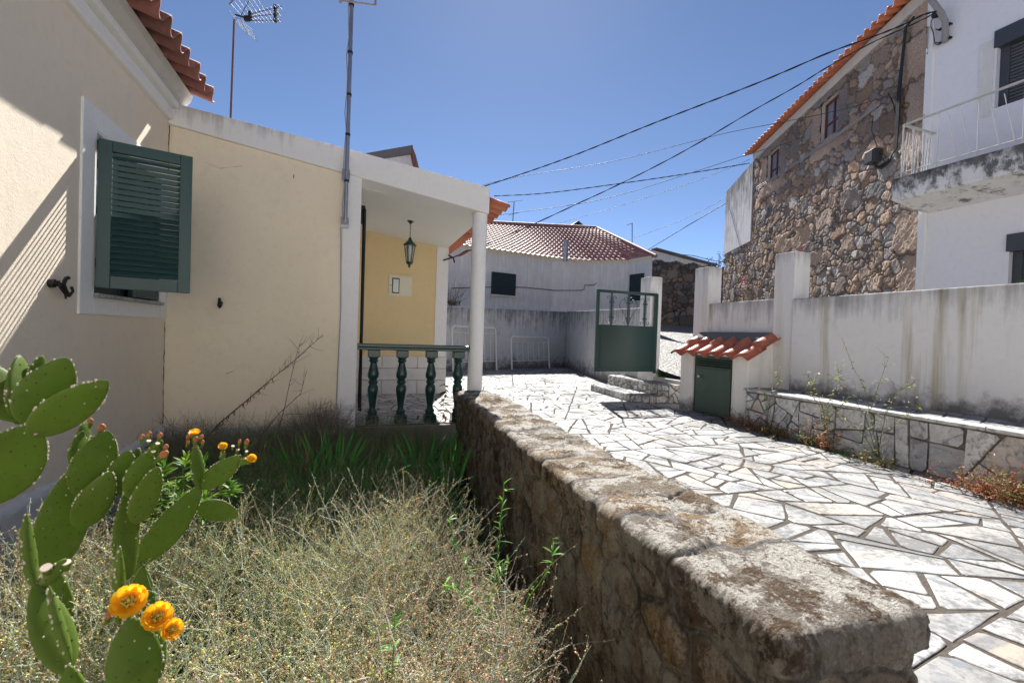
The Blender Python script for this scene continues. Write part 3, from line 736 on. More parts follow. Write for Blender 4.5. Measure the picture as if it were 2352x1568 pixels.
for k in range(6):
    a = k*math.pi/3; mb.tube([(X_+.085*math.cos(a), Y_+.085*math.sin(a), ztop-.115), (X_+.05*math.cos(a), Y_+.05*math.sin(a), zb)], .006, 5)
mb.lathe((X_, Y_, 0), [(.056, zb+.006), (.058, zb-.008), (.04, zb-.03), (.022, zb-.045), (.015, zb-.06), (.02, zb-.07), (.006, zb-.09)], 6)
mb.build('cage', M['green'], lt)
mb = MB(); mb.lathe((X_, Y_, 0), [(.048, zb), (.082, ztop-.116)], 6); mb.build('glass', M['lglass'], lt)
mb = MB(); mb.blob((X_, Y_, zb+.13), .022, .022, .035, 10, 8); mb.tube([(X_, Y_, zb), (X_, Y_, zb+.1)], .012, 8); mb.build('bulb', M['bulb'], lt)

# meter cabinet
c0, c1 = at(893, 630, y=8.94), at(945, 682, y=8.94)
t_ = thing('meter_cabinet', 'cream metal meter cabinet with a small glazed opening on the ochre porch wall', 'cabinet', (c0.x, 8.95, c1.z))
mb = MB(); mb.box(c0.x, c1.x, 8.925, 8.96, c1.z, c0.z); mb.build('frame', M['cream_metal'], t_, bev=.006)
mb = MB(); mb.box(c0.x+.025, c1.x-.025, 8.915, 8.93, c1.z+.025, c0.z-.025); d_ = mb.build('door', M['cream_metal'], t_, bev=.004)
zc = (c0.z+c1.z)/2
mb = MB(); mb.box(c0.x+.065, c0.x+.20, 8.905, 8.918, zc-.15, zc+.14); mb.build('bezel', M['iron'], d_, bev=.02)
mb = MB(); mb.box(c0.x+.08, c0.x+.185, 8.900, 8.908, zc-.13, zc+.12); mb.build('pane', m_flat('meter_pane', (.55, .6, .6), .15, .6), d_, bev=.012)
mb = MB(); mb.tube([(c0.x+.04, 8.92, zc), (c0.x+.04, 8.90, zc)], .012, 8); mb.build('lock', M['steel'], d_)

# ------------------------------------------------------------------ low garden wall (lichened granite)
def garden_wall():
    g = np.random.default_rng(5); x0, x1, y0, y1, z0, z1 = 1.04, 1.545, .82, 6.0, -1.0, .455; r = .026
    # seeds: slabs on the top, blocks on the sides
    S = []
    y = y0+.02
    while y < y1:
        L = g.uniform(.22, .50)
        if g.random() < .55:
            k = g.uniform(.4, .62); S.append((x0+(x1-x0)*k/2, y+L/2+g.normal()*.03, z1, (x1-x0)*k*.5, L*.5, .2)); S.append((x0+(x1-x0)*(1+k)/2, y+L/2+g.normal()*.08, z1, (x1-x0)*(1-k)*.5, L*.5, .2))
        else: S.append(((x0+x1)/2, y+L/2, z1, (x1-x0)*.5, L*.5, .2))
        y += L*.93
    for xs_ in (x0, x1):
        z = z1-.3
        while z > z0-.2:
            y = y0-g.random()*.2
            while y < y1:
                L = g.uniform(.12, .36); h = g.uniform(.06, .14)
                S.append((xs_, y+L/2, z+g.normal()*.04, .2, L*.42, h)); y += L*.95
            z -= .19
    for k in range(6): S.append((g.uniform(x0, x1), y0, g.uniform(z0, z1-.25), .16, .1, .13))
    S = np.array(S)
    Vs, Fs, off = [], [], 0
    ya = np.concatenate([np.arange(y0, 2.6, .0075), np.arange(2.6, y1, .016)])
    # perimeter at 9 mm: up the left side, over the top, down the right
    pr = [(x0, z) for z in np.arange(z0, z1, .010)]+[(x, z1) for x in np.arange(x0, x1, .009)]+[(x1, z) for z in np.arange(z1, -.06, -.012)]
    pr = np.array(pr); A, I = np.meshgrid(ya, np.arange(len(pr)), indexing='ij')
    P1 = np.stack([pr[I.ravel(), 0], A.ravel(), pr[I.ravel(), 1]], 1); F1 = grid_faces(len(ya), len(pr))[:, ::-1]
    xa = np.linspace(x0, x1, 64); za = np.linspace(z0, z1, 146); A, B = np.meshgrid(xa, za, indexing='ij')
    P2 = np.stack([A.ravel().clip(x0, x1), np.full(A.size, y0), B.ravel().clip(z0, z1)], 1); F2 = grid_faces(len(xa), len(za))
    P = np.concatenate([P1, P2]); F = np.concatenate([F1, F2[:, ::-1]+len(P1)])
    inner = np.stack([P[:, 0].clip(x0+r, x1-r), P[:, 1].clip(y0+r, 99), P[:, 2].clip(-9, z1-r)], 1)
    N = P-inner; N /= np.linalg.norm(N, axis=1, keepdims=True)+1e-9; P = inner+N*r
    Q = P+np.stack([sm_noise(P, 31, 2.2, 2), sm_noise(P, 32, 2.2, 2), sm_noise(P, 33, 2.2, 2)], 1)*.035
    d1 = np.full(len(P), 9.); d2 = d1.copy(); i1 = np.zeros(len(P), int)
    for k, s in enumerate(S):
        msk = np.abs(P[:, 1]-s[1]) < s[4]*3.2; q = (np.abs((Q[msk]-s[:3])/s[3:])**3.4).sum(1)**(1/3.4)
        a1 = d1[msk]; a2 = d2[msk]; ii = i1[msk]; lt = q < a1
        d2[msk] = np.where(lt, a1, np.minimum(a2, q)); d1[msk] = np.where(lt, q, a1); i1[msk] = np.where(lt, k, ii)
    sz = np.sort(S[:, 3:], 1)[:, 1][i1]; edge = (d2-d1)*sz*.5; t = np.clip(edge/(.024+.02*(1+sm_noise(P, 77, 1.2, 2))), 0, 1); t *= np.clip((1.35-d1)/.2, 0, 1); ts = t*(2-t)
    up = N[:, 2].clip(0, 1)
    g2 = np.random.default_rng(8); tl = g2.normal(size=(len(S), 3)); tone = g2.random(len(S))
    side = 1-up
    h = ts*(.013*up+.016*side)+ts*tl[i1, 0]*.007+sm_noise(P, 41, 2.0, 3)*.005+sm_noise(P, 42, 7, 3)*.0055*ts+sm_noise(P, 44, 24, 3)*.0032*(.4+.6*ts)+g2.normal(size=len(P))*.0007
    h += ts*up*((Q[:, 1]-S[i1, 1])*tl[i1, 1]+(Q[:, 0]-S[i1, 0])*tl[i1, 2])*.03
    # coping overhang near the top edge of the sides
    h += side*(.03*np.clip((P[:, 2]-(z1-.13))/.03, 0, 1)-.006)
    P = P+N*h[:, None]
    P[:, 2] += .03*np.sin(P[:, 1]*1.7)*(P[:, 2] > 0)*.5 + np.where(P[:, 2] > .2, -.028*np.clip((P[:, 1]-2)/4, 0, 1), 0)
    fy = np.clip((P[:, 1]-.8)/5.3, 0, 1); fx_ = np.clip((P[:, 0]-x0)/(x1-x0), 0, 1); P[:, 0] += fy*(.30-.115*fx_)
    sm = np.clip(ts, 0, 1)
    C = np.stack([tone[i1], sm, up, np.ones(len(P))], 1)
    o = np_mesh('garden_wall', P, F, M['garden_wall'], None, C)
    tag(o, 'low granite wall crusted with brown and white lichen along the garden bed', 'stone wall')
garden_wall()

# unseen white house added behind the camera to bounce sunlight onto shaded walls
nh = thing('light_bounce_house', 'unseen white house with shuttered windows, added to bounce sunlight into the yard', 'house', (2, -8.5, 0))
mb = MB(); mb.box(-9, 13, -14, -8.5, -1.2, 5.6); mb.build('wall', M['far_white'], nh)
for wx in (-6.0, -2.6, .8, 4.2, 7.6, 11.0):
    mb = MB(); mb.box(wx-.5, wx+.5, -8.52, -8.44, 1.5, 2.8); wo = mb.build('window', M['dark_shutter'], nh, bev=.01)
    mb = MB(); mb.box(wx-.6, wx+.6, -8.5, -8.38, 1.40, 1.47); mb.build('sill', M['marble_face'], wo)
mb = MB(); mb.prism([(-9.3, -8.15, 5.55), (-9.3, -11.2, 7.0), (-9.3, -14.3, 5.55)], (22.6, 0, 0)); mb.build('roof', M['tile_far'], nh)
mb = MB(); mb.box(-2.3, 5.9, -8.5, -3.0, -1.1, -.01); tag(mb.build('light_bounce_paving', M['pale_paving']), kind='structure')  # unseen pale paving, added to throw sunlight back onto the cream walls

# hairline cracks in the render
g = np.random.default_rng(12)
def crack(pts, r, n=14, j=.012, ax=0):
    P = []
    for a, b in zip(pts[:-1], pts[1:]):
        a, b = Vector(a), Vector(b)
        for k in range(n): q = a.lerp(b, k/n); q[ax] += g.normal()*j; q[2] += g.normal()*j*.3; P.append(q)
    P.append(Vector(pts[-1])); mb = MB(); mb.tube(P, [r*g.uniform(.3, 1.2) for _ in P], 4); mb.build('crack', M['crack'], ho)
crack([(WX+.006, 5.955, 3.35), (WX+.006, 5.95, 2.6)], .004, 22, .006, 1); crack([(WX+.006, 5.955, 1.22), (WX+.006, 5.955, .1)], .004, 26, .005, 1)
a, b, c = at(470, 372, y=WY-.001), at(505, 387, y=WY-.001), at(555, 381, y=WY-.001); crack([a, b, c], .0016, 10, .004, 0)
a, b = at(410, 270, y=5.928), at(407, 243, y=5.928)

# ------------------------------------------------------------------ back and side walls of the patio
BL, BR = Vector((2.80, 13.96, 0)), Vector((7.89, 16.24, 0)); be = (BR-BL).normalized(); bn = Vector((be.y, -be.x, 0))
q0 = BL-be*3
mb = MB(); mb.prism([q0+Vector((0, 0, -1)), BR+Vector((0, 0, -1)), BR+Vector((0, 0, 2.18)), q0+Vector((0, 0, 1.92))], -bn*.18)
o = tag(mb.build('boundary_wall', M['back_wall'], bev=.012), 'grey streaked rendered wall at the far end of the patio', 'wall')
PST = Vector((5.87, 8.40, 0)); se = (BR-PST).normalized(); sn = Vector((-se.y, se.x, 0))
mb = MB(); mb.prism([PST+Vector((0, 0, -1)), BR+Vector((0, 0, -1)), BR+Vector((0, 0, 2.19)), PST+Vector((0, 0, 1.88))], -sn*.16)
tag(mb.build('boundary_wall', M['back_wall'], bev=.012), 'short grey streaked wall running from the far corner to the gate post', 'wall')
# gate post, pillars, street walls
mb = MB(); mb.box(5.825, 6.12, 8.05, 8.40, -.5, 2.52); tag(mb.build('gate_post', M['pillar'], bev=.012), 'white gate post that the green gate hangs from', 'post')
mb = MB(); mb.box(5.90, 6.2, 6.49, 6.83, -.5, 2.53); tag(mb.build('gate_pillar', M['pillar'], bev=.012), 'white square pillar just right of the gate opening', 'pillar')
mb = MB(); mb.box(5.90, 6.2, 4.815, 5.145, -.5, 2.53); tag(mb.build('gate_pillar', M['pillar'], bev=.012), 'tallest white square pillar behind the tiled cupboard', 'pillar')
mb = MB(); mb.box(5.94, 6.14, 5.145, 6.49, -.5, 1.87); tag(mb.build('boundary_wall', M['garden_white'], bev=.01), 'short pinkish white wall between the two square pillars', 'wall')
mb = MB(); mb.box(5.875, 6.12, -4, 4.815, -.5, 1.845); tag(mb.build('boundary_wall', M['garden_white'], bev=.015), 'long white wall streaked with mould behind the stone bench', 'wall')

# ------------------------------------------------------------------ steps
def face_map(p0, e_, n_):
    p0, e_, n_ = Vector(p0), Vector(e_), Vector(n_)
    return lambda u, v, h: tuple(p0+e_*u+Vector((0, 0, v))+n_*h)
def rect(a, b): return [(0, 0), (a, 0), (a, b), (0, b)]
g = np.random.default_rng(77)
t_ = thing('steps', 'two low marble clad steps rising from the patio to the gate', 'steps', (5.3, 8.0, 0))
for k, (pl, z0, z1) in enumerate(([[(5.12, 9.15), (5.02, 7.45), (5.30, 7.22), (5.93, 7.20), (5.93, 9.15)], -.1, .135], [[(5.62, 9.25), (5.56, 7.35), (5.68, 7.16), (6.02, 7.14), (6.02, 9.25)], -.1, .345])):
    mb = MB(); mb.prism([(x, y, z0) for x, y in pl], (0, 0, z1-z0-.006)); s_ = mb.build('step', M['mortar_dark'], t_)
    xs_ = [p[0] for p in pl]; ys_ = [p[1] for p in pl]
    top = split_poly([pl[0], pl[1], pl[2], pl[3], pl[4]], .06, .02, g, jit=.4)
    crazy('tread', top, lambda u, v, h, z=z1: (u, v, z+h-.004), .006, M['marble'], s_, 6+k, (.004, .014))
    fs = []
    for i in range(3):
        a, b = Vector((*pl[i], 0)), Vector((*pl[i+1], 0)); e_ = b-a; L_ = e_.length; e_.normalize(); n_ = Vector((e_.y, -e_.x, 0))
        if n_.dot(Vector((-1, -1, 0))) < 0: n_ = -n_
        pol = split_poly(rect(L_, z1), .04, .012, g, jit=.5)
        crazy('riser', pol, face_map(a, e_, n_), .012, M['marble_face'], s_, 16+k*5+i, (.006, .014))
mb = MB(); mb.box(5.98, 6.22, 6.83, 8.06, -.2, .425); mb.build('threshold', M['pale_paving'], t_, bev=.01)

# ------------------------------------------------------------------ green gate
gt = thing('gate', 'dark green sheet metal garden gate with a scrollwork top, standing open', 'gate', (6.0, 7.98, .5))
hinge = Vector((5.955, 7.98, 0)); free = Vector((4.51, 7.95, 0)); ge = (free-hinge).normalized(); gw = (free-hinge).length; gn = Vector((-ge.y, ge.x, 0))
def gp(u, z, o=0): return hinge+ge*u+gn*o+Vector((0, 0, z))
z0, zm, zt = .535, 1.44, 2.16
mb = MB()
def gb(mb, u0, u1, za, zb_, t0=.02): mb.obox(gp((u0+u1)/2, (za+zb_)/2), ge, gn, (0, 0, 1), abs(u1-u0)/2, t0, abs(zb_-za)/2)
gb(mb, .0, .06, z0, zt); gb(mb, gw-.06, gw, z0, zt); gb(mb, .06, gw-.06, zt-.055, zt); gb(mb, .06, gw-.06, z0, z0+.05); gb(mb, .06, gw-.06, zm-.02, zm+.03)
mb.build('frame', M['green_gate'], gt, bev=.004)
mb = MB(); gb(mb, .06, gw-.06, z0+.05, zm-.02, .008); mb.build('panel', M['green_gate'], gt)
mb = MB()
for a, b, c_, d_ in ((.10, gw-.10, z0+.09, z0+.105), (.10, gw-.10, zm-.20, zm-.185), (.10, .115, z0+.09, zm-.185), (gw-.115, gw-.10, z0+.09, zm-.185)): gb(mb, a, b, c_, d_, .013)
gb(mb, .06, gw-.06, zm-.18, zm-.02, .012); mb.build('panel_moulding', M['green_gate'], gt)
def scroll(mb, u0, sgn, za, zb_):
    def C(cz, flip):
        pts = []
        for q in np.linspace(0, 4.6, 22):
            r_ = .045*(1-q/6.5); pts.append(gp(u0+sgn*(.035+.045-r_*math.cos(q)), cz+flip*r_*math.sin(q)))
        return pts
    top, bot = C(zb_, 1), C(za, -1)
    mb.tube(bot[::-1]+top, .0055, 5)
for k, u0 in enumerate((.30, .70, 1.10)):
    s_ = MB(); gb(s_, u0-.014, u0+.014, zm+.03, zt-.055, .012)
    scroll(s_, u0, 1, zm+.10, zt-.15); scroll(s_, u0, -1, zm+.10, zt-.15)
    for zc in (zm+.18, zt-.24): gb(s_, u0-.05, u0+.05, zc-.012, zc+.012, .014)
    if k == 1:
        for sg in (1, -1):
            pts = []
            for q in np.linspace(0, 4.3, 16): r_ = .04*(1-q/6); pts.append(gp(u0+sg*(.10-.02+r_*math.cos(q)), zt-.22+r_*math.sin(q)))
            s_.tube([gp(u0+sg*.03, zm+.08), gp(u0+sg*.09, zm+.25), gp(u0+sg*.20, zm+.38), gp(u0+sg*.215, zm+.44), gp(u0+sg*.18, zt-.19)]+[p for p in [gp(u0+sg*.13, zt-.165), gp(u0+sg*.09, zt-.18), gp(u0+sg*.08, zt-.215), gp(u0+sg*.105, zt-.235)]], .0055, 5)
    s_.build('scroll_bar', M['green_gate'], gt)
mb = MB(); u_ = gw-.20; mb.tube([gp(u_, zm-.08, -.015), gp(u_, zm-.08, -.05), gp(u_-.01, zm-.08, -.06), gp(u_-.13, zm-.075, -.06)], .009, 8); mb.tube([gp(u_, zm-.08, -.012), gp(u_, zm-.08, -.02)], .025, 12)
mb.build('handle', M['alu'], gt)
mb = MB(); mb.tube([gp(gw-.085, zm-.09, -.01), gp(gw-.085, zm-.09, -.03)], .012, 8); mb.build('lock', M['alu'], gt)
mb = MB(); mb.box(5.955, 6.0, 8.0, 8.05, .5, 2.15); mb.build('jamb', M['green_gate'], gt, bev=.004)
for zz_ in (.75, 1.85):
    mb = MB(); mb.tube([(5.972, 7.985, zz_), (5.972, 7.985, zz_+.09)], .014, 8); mb.build('hinge', M['green_gate'], gt)

# ------------------------------------------------------------------ tiled utility cupboard
t_ = thing('utility_cupboard', 'small white rendered utility cupboard with a green metal door and a tiled lean-to roof', 'cupboard', (5.6, 5.85, 0))
fx = 5.44; ya, yb = 5.12, 6.57; da, db_ = 5.42, 6.27
mb = MB()
sec = lambda: None
def side(y0_, y1_): mb.prism([(fx, y0_, -.3), (5.93, y0_, -.3), (5.93, y0_, 1.27), (5.90, y0_, 1.27), (fx, y0_, 1.00)], (0, y1_-y0_, 0))
side(ya, da); side(db_, yb)
mb.prism([(fx+.02, da, .97), (5.93, da, .97), (5.93, da, 1.27), (5.90, da, 1.27), (fx+.02, da, 1.01)], (0, db_-da, 0)); mb.box(fx+.25, 5.93, da, db_, -.3, .97)
mb.build('wall', M['box_white'], t_, bev=.012)
mb = MB(); mb.box(fx+.045, fx+.075, da, db_, .02, .968); fr = mb.build('door_frame', M['green_old'], t_, bev=.004)
mb = MB(); mb.box(fx+.03, fx+.05, da+.05, db_-.05, .06, .76); dr = mb.build('door', M['green_old'], t_, bev=.005)
mb = MB(); mb.box(fx+.035, fx+.05, da+.04, db_-.04, .775, .785)
for k in range(4): mb.obox((fx+.032, (da+db_)/2, .80+.036*k), (0, 1, 0), (.8, 0, .6), (-.6, 0, .8), (db_-da)/2-.05, .018, .003)
mb.build('vent', M['green_old'], t_)
mb = MB(); mb.tube([(fx+.03, db_-.15, .62), (fx+.0, db_-.15, .62)], .016, 10); mb.blob((fx-.005, db_-.15, .62), .018, .026, .026, 10, 8); mb.build('knob', M['alu'], dr)
sl3 = math.atan2(.25, .42)
def base_c(u, w_): return np.stack([fx-.12+w_*math.cos(sl3), yb+.10-u, .945+w_*math.sin(sl3)], 1)
tile_sheet('roof_tiles', base_c, (-math.sin(sl3), 0, math.cos(sl3)), 1.68, .56, .28, .36, .055, .03, .014, M['tile_small'], t_, 12, 18, 3, .74)
mb = MB(); mb.prism([(5.70, 5.18, 1.15), (5.93, 5.16, 1.22), (5.93, 5.16, 1.37), (5.84, 5.18, 1.36), (5.74, 5.18, 1.27)], (0, 1.42, 0)); mb.build('mortar_cap', M['concrete'], t_, bev=.02)

# ------------------------------------------------------------------ marble bench
t_ = thing('stone_bench', 'long built-in bench faced with crazy marble along the white wall', 'bench', (5.5, 2.5, 0))
A_, B_ = Vector((5.39, 5.10, 0)), Vector((4.86, -3.2, 0)); e_ = (B_-A_).normalized(); n_ = Vector((e_.y, -e_.x, 0))
if n_.x > 0: n_ = -n_
Lb = (B_-A_).length
mb = MB(); mb.prism([A_-n_*.01+Vector((0, 0, -.1)), B_-n_*.01+Vector((0, 0, -.1)), (5.88, -3.2, -.1), (5.88, 5.10, -.1)], (0, 0, .60)); mb.build('core', M['mortar_dark'], t_)
polf = split_poly([(0, 0), (.9, 0), (.9, .50), (0, .50)], .07, .02, g, jit=.6)+split_poly([(.9, 0), (2.6, 0), (2.6, .50), (.9, .50)], .11, .05, g, jit=.12)+split_poly([(2.6, 0), (Lb, 0), (Lb, .50), (2.6, .50)], .17, .08, g, jit=.5)
def bshade(q, c, g):
    warm = .95 if g.random() < (.5 if np.mean(q, 0)[0] > 2.6 else .12) else c[1]*.75
    return (c[0]*.9, warm, c[2], 1)
crazy('facing', polf, face_map(A_, e_, n_), .016, M['marble_face'], t_, 31, (.004, .014), shadef=bshade)
polt = []
u_ = 0; gg = np.random.default_rng(3)
ed = MB()
pe = []
while u_ < Lb:
    L_ = gg.uniform(.35, 1.15); pe.append((u_, min(u_+L_, Lb))); u_ += L_
V_ = []
for (a, b) in pe:
    a2, b2 = a+.006, b-.006; prof_ = []
    for q in np.linspace(-math.pi/2, math.pi/2, 7): prof_.append((.035+.022*math.cos(q), .528+.022*math.sin(q)))
    prof_ = [(-.10, .506)]+prof_+[(-.10, .55)]
    ed.prism([A_+e_*a2+n_*o_+Vector((0, 0, z_)) for o_, z_ in prof_], e_*(b2-a2))
edo = ed.build('front_edging', M['marble_porch'], t_)
a_ = edo.data.attributes.new('tint', 'FLOAT_COLOR', 'POINT'); a_.data.foreach_set('color', np.tile([.95, .5, .4, 1], len(edo.data.vertices)).astype(np.float32))
def topmap(u, v, h): p = A_+e_*u-n_*(.105+v); return (p.x, p.y, .545+h)
wmax = lambda u: (5.87-(A_+e_*u).x)-.09
pt = split_poly([(0, 0), (Lb, 0), (Lb, wmax(Lb)), (0, wmax(0))], .09, .03, g, jit=.5)
mb = MB(); mb.prism([A_+Vector((.08, 0, .5)), B_+Vector((.08, 0, .5)), (5.88, -3.2, .5), (5.88, 5.10, .5)], (0, 0, .043)); mb.build('seat_bed', M['mortar_dark'], t_)
crazy('seat', pt, topmap, .006, M['marble'], t_, 33, (.005, .016))

# ------------------------------------------------------------------ back white house with hipped tile roof
pts = [(960, 545, 16.3), (1054, 562, 17.2), (1157, 574, 18.2), (1268, 587, 19.4), (1355, 594, 19.8), (1443, 594, 19.4), (1499, 585, 18.3)]
ZE = 4.55
base = []
for px_, py_, Z_ in pts:
    p = at(px_, py_, d=Z_); base.append(Vector((p.x, p.y, 0)))
hw = thing('back_house', 'low white house with a hipped red-brown tile roof behind the patio wall', 'house', tuple(base[3]))
back = [p+Vector((-.4, 8.5, 0)) for p in base]
rg0, rg1 = at(985, 505, d=21.5), at(1370, 524, d=23.0)
mb = MB(); poly = base+[base[-1]+Vector((1.0, 6.5, 0)), base[0]+Vector((-1, 9, 0))]
mb.prism([p+Vector((0, 0, -1)) for p in poly], (0, 0, ZE+1)); mb.build('wall', M['far_white'], hw)
mb = MB()
for a, b in zip(base[:-1], base[1:]):
    e2 = (b-a).normalized(); n2 = Vector((e2.y, -e2.x, 0)); mb.prism([a+n2*.02+Vector((0, 0, ZE-.12)), b+n2*.02+Vector((0, 0, ZE-.12)), b+n2*.07+Vector((0, 0, ZE)), a+n2*.07+Vector((0, 0, ZE))], (0, 0, .01))
mb.build('eave_moulding', M['cream_metal'], hw)
# roof surface: ruled between the curved eave and the ridge
def roof_arrays(nu, nc, sub):
    cum = [0]
    for a, b in zip(base[:-1], base[1:]): cum.append(cum[-1]+(b-a).length)
    L_ = cum[-1]; us = np.linspace(0, 1, nu)
    ev = np.stack([np.interp(us*L_, cum, [p[k] for p in base]) for k in range(2)], 1)
    # smooth the eave
    for _ in range(nu//14): ev[1:-1] = (ev[:-2]+2*ev[1:-1]+ev[2:])/4
    ev = np.concatenate([ev, np.full((nu, 1), ZE)], 1)
    sag = .0*us
    rg = np.array(rg0)[None]*(1-us[:, None])+np.array(rg1)[None]*us[:, None]
    return ev, rg, us, L_
nu = 561; ev, rg, us, Lr = roof_arrays(nu, 0, 0)
ev[:, :2] -= (rg-ev)[:, :2]/np.linalg.norm((rg-ev)[:, :2], axis=1, keepdims=True)*.22; ev[:, 2] -= .05
nc = 15; sub = 3; rows = []
ph = (us*Lr/.235) % 1.0; prof_ = np.where(ph < .56, np.sin(np.pi*np.clip(ph/.56, 0, 1))**.8, -.3*np.sin(np.pi*np.clip((ph-.56)/.44, 0, 1)))*.035
gg = np.random.default_rng(2); colr = []; ti = (us*Lr/.235).astype(int); nrm = np.cross(rg[nu//2]-ev[nu//2], ev[10]-ev[40]); nrm /= np.linalg.norm(nrm); nrm *= np.sign(nrm[2])
for c in range(nc):
    rr = gg.random(ti.max()+2)
    for k in range(sub+1):
        w_ = (c+(k/sub if k < sub else .999))/nc; rows.append(ev*(1-w_)+rg*w_+nrm*(prof_+.026*(1-k/sub))[:, None]); colr.append(rr[ti])
Rr = np.stack(rows, 1); Cc = np.stack(colr, 1).ravel()
np_mesh('roof', Rr.reshape(-1, 3), grid_faces(nu, len(rows)), M['tile_far'], hw, np.stack([Cc, Cc, Cc, np.ones_like(Cc)], 1))
# hip end and ridge tiles
e1 = Vector(ev[-1]); bk = base[-1]+Vector((1.3, 6.7, ZE-.05))
mb = MB(); mb.add([e1, bk, rg1], [(0, 1, 2)]); mb.add([Vector(rg0), Vector(rg1), bk, base[0]+Vector((-1, 9, ZE))], [(0, 1, 2, 3)]); mb.build('roof_hip', M['tile_far'], hw)
mb = MB(); mb.tube([rg0+Vector((0, 0, .02)), rg1+Vector((0, 0, .02))], .09, 8); mb.tube([rg1+Vector((0, 0, .02)), e1+Vector((0, 0, .02))], .08, 8); mb.build('ridge', M['tile_far'], hw)
fl = at(1299, 583, d=19.0); mb = MB(); mb.tube([fl-Vector((0, 0, .3)), fl+Vector((0, 0, .52))], .10, 14); mb.tube([fl+Vector((0, 0, .45)), fl+Vector((0, 0, .53))], .115, 14); mb.build('flue', M['steel'], hw)
def on_facade(px_, py_):
    for a, b in zip(base[:-1], base[1:]):
        e2 = (b-a).normalized(); n2 = Vector((e2.y, -e2.x, 0)); p = at_pl(px_, py_, a, n2); s_ = (p-a).dot(e2)
        if -.01 <= s_ <= (b-a).length+.01: return p, e2, n2
    return p, e2, n2
for (xa, xb, yt, yb_), bars in (((1129, 1182, 624, 680), 2), ((1449, 1478, 631, 690), 1)):
    p, e2, n2 = on_facade((xa+xb)/2, (yt+yb_)/2); a_, b_ = at_pl(xa, yt, p, n2), at_pl(xb, yb_, p, n2); w_ = abs((b_-a_).dot(e2))/2; c_ = (a_+b_)/2; hz = (a_.z-b_.z)/2
    mb = MB(); mb.obox(c_+n2*.03, e2, n2, (0, 0, 1), w_, .04, hz); wo = mb.build('window', M['dark_shutter'], hw, bev=.01)
    k = int(w_*2/.09); mb = MB()
    for i in range(k): mb.obox(c_+n2*.075+e2*(-w_+(i+.5)*2*w_/k), e2, n2, (0, 0, 1), w_/k*.85, .006, hz*.95)
    mb.build('boards', M['dark_shutter'], wo)
    mb = MB(); mb.obox(c_+n2*.05-Vector((0, 0, hz+.03)), e2, n2, (0, 0, 1), w_+.06, .08, .025); mb.build('sill', M['far_white'], wo)
cb = []
for px_, py_ in ((1032, 664), (1060, 662), (1100, 660), (1150, 658), (1200, 658), (1250, 662), (1310, 668), (1370, 668), (1395, 666), (1397, 655), (1425, 652), (1427, 648)):
    p, e2, n2 = on_facade(px_-32*(px_ > 1200)*0, py_); cb.append(p+n2*.03)
cb = [c + Vector((0, 0, 0)) for c in cb]
cb2 = []
for px_, py_ in ((1032, 664), (1100, 661), (1180, 658), (1260, 660), (1320, 667), (1395, 667), (1396, 654), (1422, 654), (1427, 650)):
    p, e2, n2 = on_facade(px_-0, py_); cb2.append(p+n2*.03)
# the photo's cable: runs level then steps up
cb2 = []
for sx, sy in ((1092, 662), (1150, 660), (1200, 659), (1260, 660), (1330, 667), (1390, 667), (1397, 665), (1398, 655), (1420, 655), (1426, 650)):
    xx = (1090+(sx-1090)*1.0); p, e2, n2 = on_facade(xx-56 if xx < 1400 else xx-56, sy-0); cb2.append(p+n2*.03)
mb = MB(); mb.tube(cb2, .014, 5); mb.build('facade_cable', M['wire'], hw)
# small dormer behind the ridge
p = at(1325, 520, d=26); t_ = thing('dormer', 'small dark gabled roof showing over the tile ridge', 'roof', p)
mb = MB(); mb.prism([p+Vector((-.55, 0, -.15)), p+Vector((.55, 0, -.15)), p+Vector((0, 0, .22))], (0, 2, 0)); mb.build('gable', M['soil'], t_)
mb = MB(); mb.bar(p+Vector((-.62, .9, -.16)), p+Vector((0, .9, .26)), 2.2, .04, (0, 0, 1)); mb.bar(p+Vector((0, .9, .26)), p+Vector((.62, .9, -.16)), 2.2, .04); mb.build('roof', M['grey_paint'], t_)

# ------------------------------------------------------------------ far rubble wall and pale gable beyond
P0 = at(1455, 748, d=22.0); P1 = at(1720, 748, d=22.6); fe = (P1-P0); fe.z = 0; FL = fe.length; fe.normalize(); fnn = Vector((fe.y, -fe.x, 0))
zt0 = at(1490, 597, d=22.1).z; zt1 = at(1640, 612, d=22.5).z
big = [(FL*.47, .55, .55, .35), (FL*.30, .9, .5, .3), (FL*.66, 1.1, .45, .85), (FL*.45, 1.2, .42, .28), (FL*.25, .3, .4, .22)]
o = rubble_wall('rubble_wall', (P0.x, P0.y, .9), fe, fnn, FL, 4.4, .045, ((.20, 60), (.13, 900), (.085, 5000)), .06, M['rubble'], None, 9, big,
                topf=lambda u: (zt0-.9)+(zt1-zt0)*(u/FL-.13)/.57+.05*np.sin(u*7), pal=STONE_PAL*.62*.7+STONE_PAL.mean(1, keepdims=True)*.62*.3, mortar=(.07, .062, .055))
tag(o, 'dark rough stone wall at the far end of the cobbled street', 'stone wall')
t_ = thing('far_building', 'pale gable with a sloping roof edge rising over the rough stone wall', 'building', at(1560, 600, d=26))
a_, b_, c_ = at(1480, 562, d=26), at(1500, 574, d=26), at(1640, 611, d=27.5)
a_ = at(1440, 560, d=25.5)
mb = MB(); mb.prism([Vector((a_.x, a_.y, 1)), Vector((c_.x, c_.y, 1)), c_, at(1500, 576, d=26), a_], (1.0, 6, 0)); mb.build('wall', M['far_white'], t_)
mb = MB(); mb.bar(at(1499, 572, d=26)-Vector((0, .1, 0)), c_+Vector((0, -.1, .03)), .5, .07, (0, 0, 1)); mb.build('roof_edge', M['concrete'], t_)

